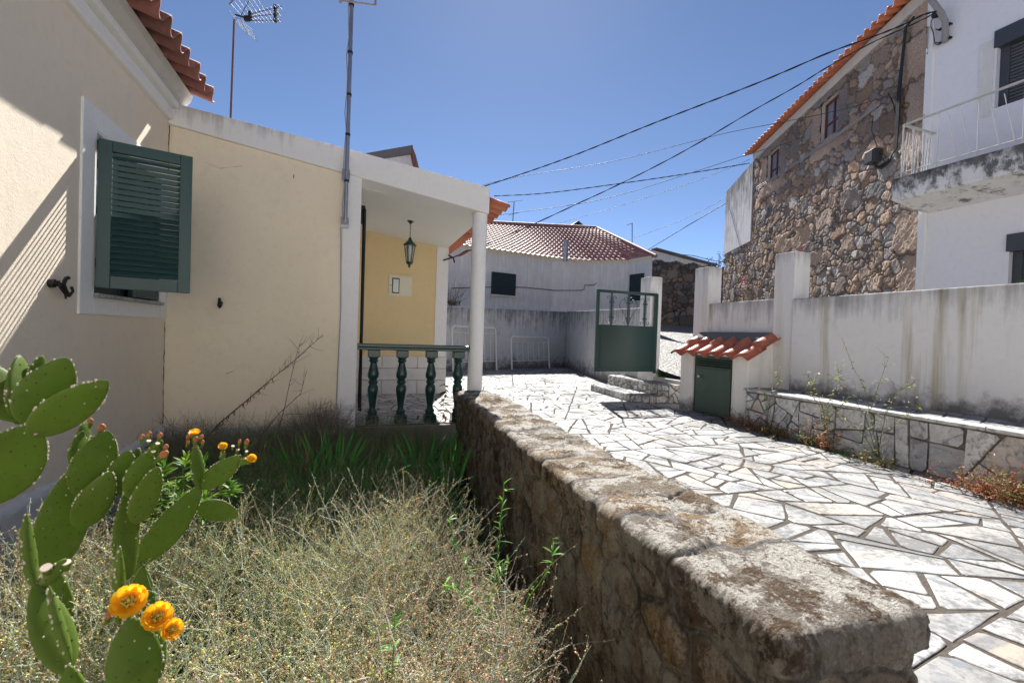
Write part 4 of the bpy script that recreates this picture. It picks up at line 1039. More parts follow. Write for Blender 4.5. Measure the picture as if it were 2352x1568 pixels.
# ------------------------------------------------------------------ rubble stone house
SA = Vector((9.27, 5.16, 0)); sE = Vector((.4346, .9006, 0)).normalized(); sN = Vector((-sE.y, sE.x, 0))
def s_at(px_, py_): p = at_pl(px_, py_, SA, sN); return (p-SA).dot(sE), p.z
ZT = 7.45; L1 = 7.35; L2 = 9.9
sh = thing('stone_house', 'tall house of brown granite rubble with an orange tile eave and two small windows', 'house', (SA.x, SA.y, 0))
wins = []
for (xa, xb, yt, yb_) in ((1763.5, 1790.5, 347, 414), (1887, 1926, 228, 314)):
    s0, zb_ = s_at(xb, yb_); s1, _ = s_at(xa, yb_); sm, ztp = s_at((xa+xb)/2, yt); sm2, zbt = s_at((xa+xb)/2, yb_); wins.append((min(s0, s1), max(s0, s1), zbt, ztp))
l0, lz1 = s_at(1865, 516); l1, lz0 = s_at(1786, 578); _, lz1 = s_at(1825, 530); _, lz0 = s_at(1825, 570)
ls0, ls1 = min(l0, l1), max(l0, l1); zb0 = .5
big = [((ls0+ls1)/2, (lz0+lz1)/2-zb0, (ls1-ls0)/2, (lz1-lz0)/2+.03)]
gq = np.random.default_rng(4)
for k in range(9): big.append((.30 if k % 2 else .22, .45+k*.78, .34 if k % 2 else .24, .37))          # quoins at the near end
for (a, b, c, d) in wins:
    wm = (a+b)/2; big += [(wm, c-zb0-.20, (b-a)/2+.42, .19), (wm, d-zb0+.17, (b-a)/2+.40, .16), (a-.20, (c+d)/2-zb0+.0, .17, (d-c)/2), (b+.20, (c+d)/2-zb0, .17, (d-c)/2)]
big += [(2.0, 3.9, .36, .24), (3.1, 3.7, .45, .2), (3.7, 2.2, .3, .18), (1.3, 1.0, .36, .22), (4.6, 3.6, .4, .18), (2.6, 4.6, .32, .2), (.95, 4.2, .3, .2), (3.2, 1.2, .25, .15)]
bc = [3]+[1]*9+[1, 4, 4, 1]*2+[4, 0, 3, 4, 1, 4, 2, 0]
o = rubble_wall('wall', (SA.x, SA.y, zb0), sE, sN, L2, ZT-zb0, .019, ((.24, 16), (.16, 260), (.105, 3200), (.075, 9000), (.05, 12000)), .045, M['rubble'], sh, 15, big,
                holes=[(a, b, c-zb0, d-zb0) for a, b, c, d in wins], topf=lambda u: np.where(u < L1, 99, 4.62-zb0), bigcol=bc, mortar=(.17, .14, .118), ew=.020, pw=3.6)
mb = MB()    # solid body behind the face
q = lambda s_, o_, z_: SA+sE*s_+sN*o_+Vector((0, 0, z_))
mb.prism([q(.02, -.16, -1), q(L1, -.16, -1), q(L1, -7, -1), q(.02, -7, -1)], (0, 0, ZT+1)); mb.prism([q(L1, -.16, -1), q(L2, -.16, -1), q(L2, -6, -1), q(L1, -6, -1)], (0, 0, 5.6))
mb.build('core', M['soil'], sh)
mb = MB(); mb.prism([q(L2, .0, -1), q(L2, -.16, -1), q(L2, -.16, 4.62), q(L2, .0, 4.62)], sE*.02); mb.build('wall_end', M['concrete'], sh)
mb = MB(); mb.prism([q(L1, .07, 4.60), q(L2, .07, 4.60), q(L2, .07, 7.02), q(L1, .07, 7.25)], -sN*.3); mb.build('rendered_wall', M['wing'], sh, 'pale vertical streaked render at the far end')
mb = MB(); mb.prism([q(0, .075, ZT-.18), q(L1, .075, ZT-.18), q(L1, .10, ZT+.03), q(0, .10, ZT+.03)], -sN*.3); mb.build('eave_band', M['cornice_grey'], sh)
def base_s(u, w_):
    p = np.array(SA)[None]+np.array(sE)[None]*(u[:, None]-.1)+np.array(sN)[None]*(.34-w_*math.cos(.33))[:, None]; p[:, 2] = ZT+w_*math.sin(.33); return p
tile_sheet('roof_tiles', base_s, tuple(sN*math.sin(.33)+Vector((0, 0, math.cos(.33)))), L1+.25, 2.6, .21, .36, .055, .02, .016, M['tile_orange'], sh, 8, 12, 2)
for (a, b, c, d) in wins:
    f = MB(); dp = -.09
    for s0, s1, z0_, z1_ in ((a, a+.04, c, d), (b-.04, b, c, d), (a, b, c, c+.04), (a, b, d-.04, d), ((a+b)/2-.022, (a+b)/2+.022, c, d), (a, b, c+(d-c)*.42-.012, c+(d-c)*.42+.012)):
        f.obox(q((s0+s1)/2, dp+.0, (z0_+z1_)/2), sE, sN, (0, 0, 1), (s1-s0)/2, .025, (z1_-z0_)/2)
    wo = f.build('window', M['brown_frame'], sh)
    f = MB(); f.obox(q((a+b)/2, dp-.02, (c+d)/2), sE, sN, (0, 0, 1), (b-a)/2, .004, (d-c)/2); f.build('pane', M['glass'], wo)
    f = MB()
    for s0, s1, z0_, z1_ in ((a-.02, a, c, d), (b, b+.02, c, d), (a, b, c-.02, c), (a, b, d, d+.02)): f.obox(q((s0+s1)/2, -.08, (z0_+z1_)/2), sE, sN, (0, 0, 1), (s1-s0)/2, .09, (z1_-z0_)/2)
    f.build('reveal', M['cornice_grey'], wo)
mb = MB(); mb.obox(q((ls0+ls1)/2, -.02, (lz0-1.2)), sE, sN, (0, 0, 1), (ls1-ls0)/2-.2, .07, 1.15); mb.build('door', M['brown_frame'], sh)
# niche
n0, nz1 = s_at(2000, 273); 
# street sign
s0, z_ = s_at(1716, 651); sg = q(s0, .10, z_); t_ = thing('street_sign', 'small red enamel sign with three lines of white lettering on the granite wall', 'sign', sg)
mb = MB(); mb.obox(sg, sE, sN, (0, 0, 1), .165, .01, .17); mb.build('plate', M['red_sign'], t_, bev=.004)
mb = MB()
for a, b, c, d in ((-.155, .155, .155, .162), (-.155, .155, -.162, -.155), (-.155, -.148, -.155, .155), (.148, .155, -.155, .155)): mb.obox(sg+sE*(a+b)/2+Vector((0, 0, (c+d)/2))+sN*.012, sE, sN, (0, 0, 1), (b-a)/2, .003, (d-c)/2)
mb.build('border', M['sign_white'], t_)
def text(name, body, p, size, xdir, ndir, m, parent):
    cu = bpy.data.curves.new(name+'_curve', 'FONT'); cu.body = body; cu.size = size; cu.align_x = 'CENTER'; cu.align_y = 'CENTER'; cu.extrude = .002; cu.offset = size*.03
    tmp = bpy.data.objects.new(name+'_tmp', cu); me = bpy.data.meshes.new_from_object(tmp); bpy.data.objects.remove(tmp); bpy.data.curves.remove(cu)
    me.materials.clear(); me.materials.append(m); o = bpy.data.objects.new(name, me); COL.objects.link(o)
    xd, nd = Vector(xdir), Vector(ndir); up = nd.cross(xd); mt = Matrix((xd, up, nd)).transposed().to_4x4(); mt.translation = Vector(p)-wloc(parent)
    o.parent = parent; o.matrix_local = mt; return o
for body, dz, sz_ in (('RUA', .055, .07), ('DO ADRO', -.005, .06), ('VELHO E', -.002, .0), ('PROPRIEDADE', -.08, .05)):
    pass
for body, dz, sz_ in (('Rua', .055, .075), ('Santo', -.015, .085), ('António', -.095, .085)):
    text('lettering', body, sg+sN*.014+Vector((0, 0, dz)), sz_, -sE, sN, M['sign_white'], t_)

# ------------------------------------------------------------------ white house on the right with balcony
wh = thing('white_house', 'tall white rendered house with a stained balcony and grey roller shutters', 'house', (9.3, 3, 0))
HX = 9.27
lw = (HX, 3.98, 2.6, 2.98)
def hpt(px_, py_): p = at(px_, py_, x=HX); return p.y, p.z
yA, zA = hpt(2319, 560); yU, zU = hpt(2290, 120)
u_top, u_bot = hpt(2320, 58)[1], hpt(2300, 207)[1]-.25; l_top = hpt(2340, 535)[1]
mb = MB()
ylow, yup = yA, yU; wl, wu_ = 1.25, 1.3
mb.box(HX, 15, max(ylow, yup), 5.17, -1, 9.6)
mb.box(HX, 15, -5, min(ylow-wl, yup-wu_), -1, 9.6)
yhi, ylo = max(ylow, yup), min(ylow-wl, yup-wu_)
z_l0, z_l1, z_u0, z_u1 = 1.0, l_top, u_bot, u_top
mb.box(HX, 15, ylo, yhi, -1, z_l0); mb.box(HX, 15, ylo, yhi, z_l1, z_u0); mb.box(HX, 15, ylo, yhi, z_u1, 9.6)
if yhi-ylow > .01: mb.box(HX, 15, ylow, yhi, z_l0, z_l1)
if yhi-yup > .01: mb.box(HX, 15, yup, yhi, z_u0, z_u1)
if ylow-wl-ylo > .01: mb.box(HX, 15, ylo, ylow-wl, z_l0, z_l1)
if yup-wu_-ylo > .01: mb.box(HX, 15, ylo, yup-wu_, z_u0, z_u1)
mb.build('wall', M['white_house'], wh)
for (ys_, wy, z0_, z1_) in ((ylow, wl, z_l0, z_l1), (yup, wu_, z_u0, z_u1)):
    mb = MB(); mb.box(HX-.03, HX+.14, ys_-wy, ys_+.03, z1_-.26, z1_+.0); bx = mb.build('shutter_box', M['grey_paint'], wh, bev=.008)
    mb = MB(); mb.box(HX+.09, HX+.13, ys_-wy, ys_-wy+.11, z0_, z1_-.26); mb.build('shutter_frame', M['grey_paint'], wh, bev=.004)
    mb = MB(); mb.box(HX+.09, HX+.13, ys_-.11, ys_, z0_, z1_-.26); fo = mb.build('shutter_frame', M['grey_paint'], wh, bev=.004)
    mb = MB(); z = z0_
    while z < z1_-.27: mb.tube([(HX+.13, ys_-wy+.10, z+.025), (HX+.13, ys_-.10, z+.025)], .026, 8); z += .052
    mb.build('roller_slats', M['grey_slat'], fo)
mb = MB(); mb.box(HX-.012, HX, yup+.03, yup+.20, z_u0-.1, z_u1-.1); mb.build('window_surround', M['far_white'], wh)
mb = MB(); mb.prism([(9.20, 5.10, -1), (9.32, 5.10, -1), (9.50, 5.30, -1), (9.24, 5.22, -1)], (0, 0, 10.6)); mb.build('corner_strip', M['trim'], wh)
bx_ = 8.42; by1 = 5.0; bz0, bz1 = 3.64, 4.0
mb = MB(); mb.prism([(bx_, -4, bz0), (HX+.05, -4, bz0-.12), (HX+.05, -4, bz1), (bx_-.03, -4, bz1)], (0, by1+4+.15, 0)); mb.build('balcony_slab', M['slab'], wh, bev=.02)
rl = MB(); zr = 4.87
rl.bar((bx_+.05, by1+.05, zr), (bx_+.05, -4, zr), .045, .02); rl.bar((bx_+.05, by1+.05, zr), (HX, by1+.05, zr), .045, .02)
rail = rl.build('railing', M['rail_white'], wh)
rl = MB(); rl.tube([(bx_+.05, by1+.05, bz1+.09), (bx_+.05, -4, bz1+.09)], .008, 6); rl.tube([(bx_+.05, by1+.05, bz1+.09), (HX, by1+.05, bz1+.09)], .008, 6)
y_ = by1+.05; k = 0
while y_ > -1.5:
    rl.tube([(bx_+.05, y_, bz1), (bx_+.05, y_, zr)], .006, 6)
    rl.tube([(bx_+.05, y_-.12, zr-.08), (bx_+.05, y_-.24, bz1+.1)], .005, 6); rl.tube([(bx_+.05, y_-.40, bz1+.1), (bx_+.05, y_-.27, zr-.08)], .005, 6)
    y_ -= .48
x_ = bx_+.05
while x_ < HX-.05:
    rl.tube([(x_, by1+.05, bz1), (x_, by1+.05, zr)], .012, 6); rl.tube([(x_+.04, by1+.05, bz1+.1), (x_+.10, by1+.05, zr-.1)], .009, 6); rl.tube([(x_+.16, by1+.05, zr-.1), (x_+.12, by1+.05, bz1+.1)], .009, 6); x_ += .26
rl.build('bars', M['rail_white'], rail)
# bracket pipe with cable gland
def pw(px_, py_, off=.08): return at(px_, py_, x=HX-off)
bk = thing('cable_bracket', 'bent grey pipe bracket holding the overhead cables on the white house', 'bracket', pw(2170, 95))
mb = MB(); mb.tube([pw(2170, 97, .06), pw(2171, 75, .07), pw(2171, 50, .10), pw(2163, 32, .16), pw(2148, 12, .22), pw(2128, -14, .28), pw(2095, -60, .3)], .045, 12); mb.build('pipe', M['pipe_grey'], bk)
for py_ in (93, 62):
    mb = MB(); p = pw(2171, py_, .03); mb.obox(p, (0, 1, 0), (1, 0, 0), (0, 0, 1), .09, .02, .012); mb.tube([p+Vector((0, .09, 0)), p+Vector((-.07, .09, 0))], .008, 6); mb.tube([p+Vector((0, -.09, 0)), p+Vector((-.07, -.09, 0))], .008, 6)
    mb.build('clamp', M['iron'], bk)
mb = MB(); mb.blob(pw(2153, 32, .14), .07, .09, .06, 8, 6); mb.build('gland', M['iron'], bk)
mb = MB(); mb.tube([pw(2147, 38), pw(2139, 48), pw(2138, 62), pw(2144, 76), pw(2146, 90), pw(2148, 101), pw(2156, 104), pw(2166, 97)], .007, 5); mb.build('loop_wire', M['wire'], bk)

# pot plant by the lower window
p = at(2345, 655, x=8.3); t_ = thing('pot_plant', 'round pale green succulent behind the right end of the white wall', 'plant', p-Vector((0, 0, .1)))
mb = MB(); mb.lathe((p.x, p.y, p.z-.32), [(.08, 0), (.11, .2), (.12, .22)], 14); mb.build('pot', M['grey_paint'], t_)
gg = np.random.default_rng(6); V = []; F = []; C = []
for k in range(240):
    d_ = gg.normal(size=3); d_[2] = abs(d_[2])*.8-.1; d_ /= np.linalg.norm(d_); a_ = np.cross(d_, gg.normal(size=3)); a_ /= np.linalg.norm(a_)
    c_ = np.array(p)+np.array([0, 0, -.08]); r0, r1 = .06, gg.uniform(.12, .17); b = len(V)
    V += [c_+d_*r0, c_+d_*(r0+r1)/2+a_*.018, c_+d_*r1, c_+d_*(r0+r1)/2-a_*.018]; F.append((b, b+1, b+2, b+3)); s_ = gg.uniform(.6, 1.2); C += [(.16*s_, .27*s_, .12*s_, 1)]*4
np_mesh('leaves', np.array(V), np.array(F), M['leaf'], t_, np.array(C), False)

# ------------------------------------------------------------------ bed headboards leaning on the back wall
def headboard(pa, pb, ztop, lab, nb):
    a, b = at_pl(pa[0], pa[1], BL+bn*.16, bn), at_pl(pb[0], pb[1], BL+bn*.16, bn); a.z = b.z = .0; w_ = (b-a).length; e2 = (b-a).normalized()
    t_ = thing('bed_headboard', lab, 'headboard', a, 'iron headboards leaning on the back wall')
    q = lambda u, z: a+e2*u+Vector((0, 0, z))-bn*(z*.10)
    r_ = .12; mb = MB()
    arc = [q(0, 0), q(0, ztop-r_)]+[q(r_-r_*math.cos(s), ztop-r_+r_*math.sin(s)) for s in np.linspace(.3, math.pi/2, 5)]+[q(w_-r_+r_*math.sin(s), ztop-r_+r_*math.cos(s)) for s in np.linspace(0, math.pi/2-.3, 5)]+[q(w_, ztop-r_), q(w_, 0)]
    mb.tube(arc, .030, 10); mb.build('frame', M['white_metal'], t_)
    mb = MB(); mb.tube([q(0, ztop-.20), q(w_, ztop-.20)], .014, 8); mb.build('crossbar', M['white_metal'], t_); mb = MB(); mb.tube([q(0, .30), q(w_, .30)], .014, 8); mb.build('crossbar', M['white_metal'], t_)
    for k in range(nb):
        mb = MB(); u = w_*(k+1)/(nb+1); mb.tube([q(u, .30), q(u, ztop-.20)], .011, 6); mb.build('bar', M['white_metal'], t_)
headboard((1041, 850), (1141, 852), 1.42, 'larger white iron headboard partly hidden behind the porch column', 6)
headboard((1176, 848), (1262, 846), 1.15, 'smaller white iron headboard leaning in the open part of the back wall', 6)

# ------------------------------------------------------------------ antennas
def px_tube(mb, pts, r, d, n=6): mb.tube([at(x, y, d=(d if not isinstance(d, (list, tuple)) else d[i])) for i, (x, y) in enumerate(pts)], r, n)
t_ = thing('antenna_mast', 'galvanised antenna mast clamped to the white pilaster with a cable taped along it', 'antenna mast', at(793, 512, y=5.86))
mb = MB(); p0, p1 = at(793, 512, y=5.86), at(808, 4, y=5.86); up = (p1-p0); top = p1+up.normalized()*.9
mb.tube([p0, p1, top], .024, 12); mb.build('pole', M['steel'], t_)
mb = MB(); mb.tube([p0+up*k/12+Vector((-.030-.012*math.sin(k*2.3), -.012, 0)) for k in range(13)], .006, 6); mb.build('cable', M['wire_grey'], t_)
for f in (.19, .40, .58, .77, .985):
    c = p0+up*f; mb = MB(); mb.tube([c-up.normalized()*.014, c+up.normalized()*.014], .031, 12); mb.build('tape', M['wire'], t_)
for z_ in (p0.z+.02, p0.z+.60):
    mb = MB(); c = Vector((p0.x, 5.86, z_)); mb.box(c.x-.055, c.x+.035, 5.915, 5.935, z_-.07, z_+.06); mb.box(c.x-.02, c.x+.02, 5.84, 5.93, z_-.02, z_+.01); mb.tube([c+Vector((-.04, 0, 0)), c+Vector((.04, 0, 0))], .012, 6); mb.build('bracket', M['steel'], t_)
mb = MB(); a, b = at(782, 1, y=5.8), at(862, 12, y=5.75); mb.tube([a, b], .011, 6); mb.tube([b, b+Vector((.01, 0, .25))], .014, 6); mb.tube([a, a+Vector((0, 0, -.03))], .016, 6); mb.build('boom', M['pipe_grey'], t_)

D = 8.4
def C4(x, y, dd=0): return at((540+x/5.2275)*.9408, (y/5.2275)*.9408, d=D+dd)
t_ = thing('antenna', 'television antenna with a grid reflector on a thin rusty mast above the flat roof', 'antenna', at(530, 262, d=D))
mb = MB(); mb.tube([at(529, 290, d=D), at(538, 45, d=D)], .018, 8); mb.build('mast', M['rust'], t_)
mb = MB()
for k in range(7):
    a, b = C4(100+k*0+30*k*.6, 40-k*38*.6, -.25), C4(240+30*k*1.0, 205-k*22, .15); mb.tube([C4(120+45*k, 55-28*k+(-10), -.3), C4(250+52*k, 195-8*k, .2)], .0035, 5)
mb.tube([C4(105, 62, -.3), C4(160, -10, -.3)], .014, 6); mb.tube([C4(240, 225), C4(370, -20, 0)], .009, 6)
mb.build('reflector', M['antenna_metal'], t_)
mb = MB(); P4 = [C4(100, 138, -.3), C4(402, 388, .3), C4(466, 547, .35), C4(172, 285, -.25)]
mb.tube(P4+[P4[0]], .0035, 5)
for k in range(1, 6):
    f = k/6; mb.tube([P4[0].lerp(P4[3], f), P4[1].lerp(P4[2], f)], .0022, 5)
mb.tube([C4(245, 240), C4(335, 440, .1)], .011, 6); mb.build('reflector', M['antenna_metal'], t_)
mb = MB()
for (a, b) in (((385, 178), (772, 82)), ((390, 215), (762, 174)), ((395, 262), (765, 262))): mb.tube([C4(*a), C4(*b, .1)], .008, 6)
mb.build('boom', M['rust'], t_)
mb = MB()
for (a, b) in (((385, 178), (772, 82)), ((390, 215), (762, 174)), ((395, 262), (765, 262))):
    for k in range(8):
        f = (k+.5)/8; x = a[0]+(b[0]-a[0])*f; y = a[1]+(b[1]-a[1])*f; mb.tube([C4(x-26, y-30, -.12), C4(x+26, y+34, .12)], .0035, 5)
mb.build('elements', M['antenna_metal'], t_)
for c, hx, hy in ((C4(372, 205), .025, .075), (C4(692, 178), .022, .15), (C4(330, 240), .045, .04)):
    mb = MB(); mb.obox(c, CR, CU, _f, hx, hy, .03); mb.build('holder', M['iron'], t_)
mb = MB(); mb.tube([C4(180, 190), C4(330, 235)], .016, 6); mb.build('arm', M['iron'], t_)
for (x0, y0, x1, y1, arms, d, lab) in ((1177, 514, 1181, 462, ((1166, 464, 1200, 460), (1168, 494, 1192, 488), (1168, 466, 1168, 474)), 24, 'thin roof antenna standing on the left part of the tile ridge'),
                                       (1452, 556, 1452, 512, ((1440, 517, 1452, 513),), 25, 'plain thin antenna pole beyond the right hip of the tile roof')):
    t_ = thing('roof_antenna', lab, 'antenna', at(x0, y0, d=d), 'far roof antennas')
    mb = MB(); mb.tube([at(x0, y0+6, d=d), at(x1, y1, d=d)], .022, 6); mb.build('mast', M['iron'], t_)
    for a in arms: mb = MB(); mb.tube([at(a[0], a[1], d=d), at(a[2], a[3], d=d)], .014, 5); mb.build('arm', M['iron'], t_)

# ------------------------------------------------------------------ overhead cables
def cable(pts, d0, d1, r, lab, m='wire', twist=0):
    n = len(pts); mb = MB(); P = []
    L = [0]
    for a, b in zip(pts[:-1], pts[1:]): L.append(L[-1]+math.dist(a, b))
    for k, (x, y) in enumerate(pts):
        f = L[k]/L[-1]; P.append(at(x, y, d=1/((1-f)/d0+f/d1)))
    # catmull-rom smoothing
    Q = []
    for i in range(n-1):
        p0_, p1_, p2_, p3_ = P[max(i-1, 0)], P[i], P[i+1], P[min(i+2, n-1)]
        for s in np.linspace(0, 1, 12, endpoint=False):
            Q.append(.5*((2*p1_)+(p2_-p0_)*s+(2*p0_-5*p1_+4*p2_-p3_)*s*s+(3*p1_-p0_-3*p2_+p3_)*s**3))
    Q.append(P[-1])
    if twist:
        tot = 0; A, B = [], []; Q2 = []
        for a, b in zip(Q[:-1], Q[1:]):
            k = max(1, int((b-a).length/.05)); Q2 += [a.lerp(b, j/k) for j in range(k)]
        Q2.append(Q[-1])
        for j, p in enumerate(Q2):
            o_ = (Vector((0, 0, 1))*math.cos(j*.55)+Vector((.7, -.7, 0))*math.sin(j*.55))*r*.9; A.append(p+o_); B.append(p-o_)
        mb.tube(A, r, 5); mb.tube(B, r, 5)
    else: mb.tube(Q, r, 6)
    return tag(mb.build('overhead_cable', M[m]), lab, 'cable', 'overhead cables strung across the street')
cable([(1095, 431), (1125, 424), (1300, 364), (1500, 284), (1735, 193), (1900, 123), (2010, 83), (2075, 57), (2120, 35), (2150, 27)], 13, 7.35, .009, 'thickest twisted cable rising from the porch corner to the pipe bracket', twist=1)
cable([(1095, 430), (1180, 408), (1400, 372), (1650, 310), (1800, 280), (1950, 248), (2060, 213)], 13, 8.1, .006, 'thin cable just under the thickest one, ending on the granite wall')
cable([(1135, 450), (1250, 444), (1400, 425), (1560, 402), (1722, 375)], 14, 15.0, .009, 'nearly level cable running from behind the column to the left end of the granite eave', twist=1)
cable([(1150, 493), (1330, 468), (1440, 443), (1560, 406), (1740, 348), (1850, 318)], 14, 12.5, .008, 'cable below the nearly level one, crossing in front of the granite eave')
cable([(1024, 598), (1085, 573), (1130, 556), (1225, 515), (1320, 471), (1400, 434), (1500, 385), (1600, 331), (1720, 260), (1830, 198), (1900, 155), (2000, 100), (2110, 50), (2150, 28)], 9.0, 7.35, .0065, 'long twisted cable passing over the tile roof from the porch pilaster clamp', twist=1)
cable([(1268, 517), (1400, 480), (1500, 449), (1620, 408), (1722, 366)], 20, 15, .007, 'fine cable rising from the tile ridge to the left end of the granite eave')
cable([(1489, 573), (1560, 530), (1668, 466)], 22, 17.5, .016, 'dark cable rising from the roof hip towards the streaked wing')
cable([(1440, 552), (1560, 508), (1668, 454)], 24, 17.5, .008, 'faint cable just above the dark one by the roof hip')
cable([(1497, 574), (1545, 583), (1590, 587), (1632, 597), (1665, 602)], 26, 27, .018, 'slack cable low over the far rough wall')
# clamp at the pilaster
t_ = thing('cable_clamp', 'rusty turnbuckle clamp tying a cable to the white pilaster', 'clamp', at(1022, 597, d=8.9))
mb = MB(); mb.tube([at(1018, 598, d=8.95), at(1036, 592, d=8.9)], .014, 6); mb.tube([at(1030, 586, d=8.9), at(1041, 592, d=8.9), at(1044, 603, d=8.9)], .016, 6); mb.build('hook', M['iron'], t_)
mb = MB(); mb.tube([at(1052, 588, d=8.8), at(1060, 584, d=8.78), at(1072, 577, d=8.7), at(1080, 574, d=8.7)], [.012, .028, .03, .012], 8); mb.build('turnbuckle', M['rust'], t_)
# cables and box on the granite wall
def sq(px_, py_, o=.10):
    p = at_pl(px_, py_, SA, sN); return p+sN*o
t_ = thing('wall_cables', 'bundle of black cables running down the granite wall beside the white house', 'cable', sq(2085, 100))
mb = MB()
for k in range(4):
    o_ = k*.012; mb.tube([sq(2118+k, 38, .14), sq(2098+k*1.5, 62, .14), sq(2090+k, 110, .12), sq(2078+k*2, 215, .12), sq(2074+k*2, 290, .12), sq(2070+k*2, 340, .12), sq(2060-k*2, 370, .12), sq(2040-k*4, 388-k, .12), sq(2016+k, 372-k*2, .12)], .012, 6)
mb.tube([sq(2018, 268), sq(2014, 300), sq(2030, 345), sq(2050, 380)], .007, 5); mb.tube([sq(2053, 214), sq(2066, 240), sq(2073, 280)], .010, 5)
mb.build('bundle', M['wire'], t_)
t_ = thing('wall_conduit', 'pair of pale tubes sloping along the granite wall below the windows', 'conduit', sq(1780, 412))
for dy in (0, 4):
    mb = MB(); mb.tube([sq(1745, 430+dy), sq(1800, 398+dy), sq(1905, 328+dy), sq(1990, 268+dy), sq(2032, 236+dy)], .011, 6); mb.build('tube', M['wire_grey'], t_)
c = sq(2021, 360, .12); t_ = thing('junction_box', 'dark square junction box on the granite wall near the balcony', 'box', c)
mb = MB(); mb.obox(c, sE, sN, (0, 0, 1), .13, .08, .13); mb.build('case', M['grey_paint'], t_, bev=.01); mb = MB(); mb.obox(c+sN*.085, sE, sN, (0, 0, 1), .115, .008, .115); mb.build('lid', M['iron'], t_, bev=.005)

# ------------------------------------------------------------------ building behind the flat roof
t_ = thing('gable_building', 'white gable with a grey slab edge peeping over the flat porch roof', 'building', at(900, 380, d=14))
mb = MB(); mb.prism([at(845, 500, d=13), at(962, 500, d=14), at(962, 386, d=14), at(947, 352, d=14), at(845, 360, d=13)], (-.5, 4, 0)); mb.build('wall', M['far_white'], t_)
mb = MB(); mb.prism([at(835, 353, d=12.9), at(948, 333, d=13.9), at(949, 352, d=13.9), at(870, 366, d=13.2), at(835, 366, d=12.9)], (-.5, 4.2, 0)); mb.build('roof_slab', M['concrete'], t_)
mb = MB(); mb.prism([at(947, 336, d=13.85), at(955, 356, d=13.85), at(963, 388, d=13.85), at(956, 388, d=13.85), at(947, 352, d=13.85)], (-.1, .3, 0)); mb.build('verge_tiles', M['tile_old'], t_)

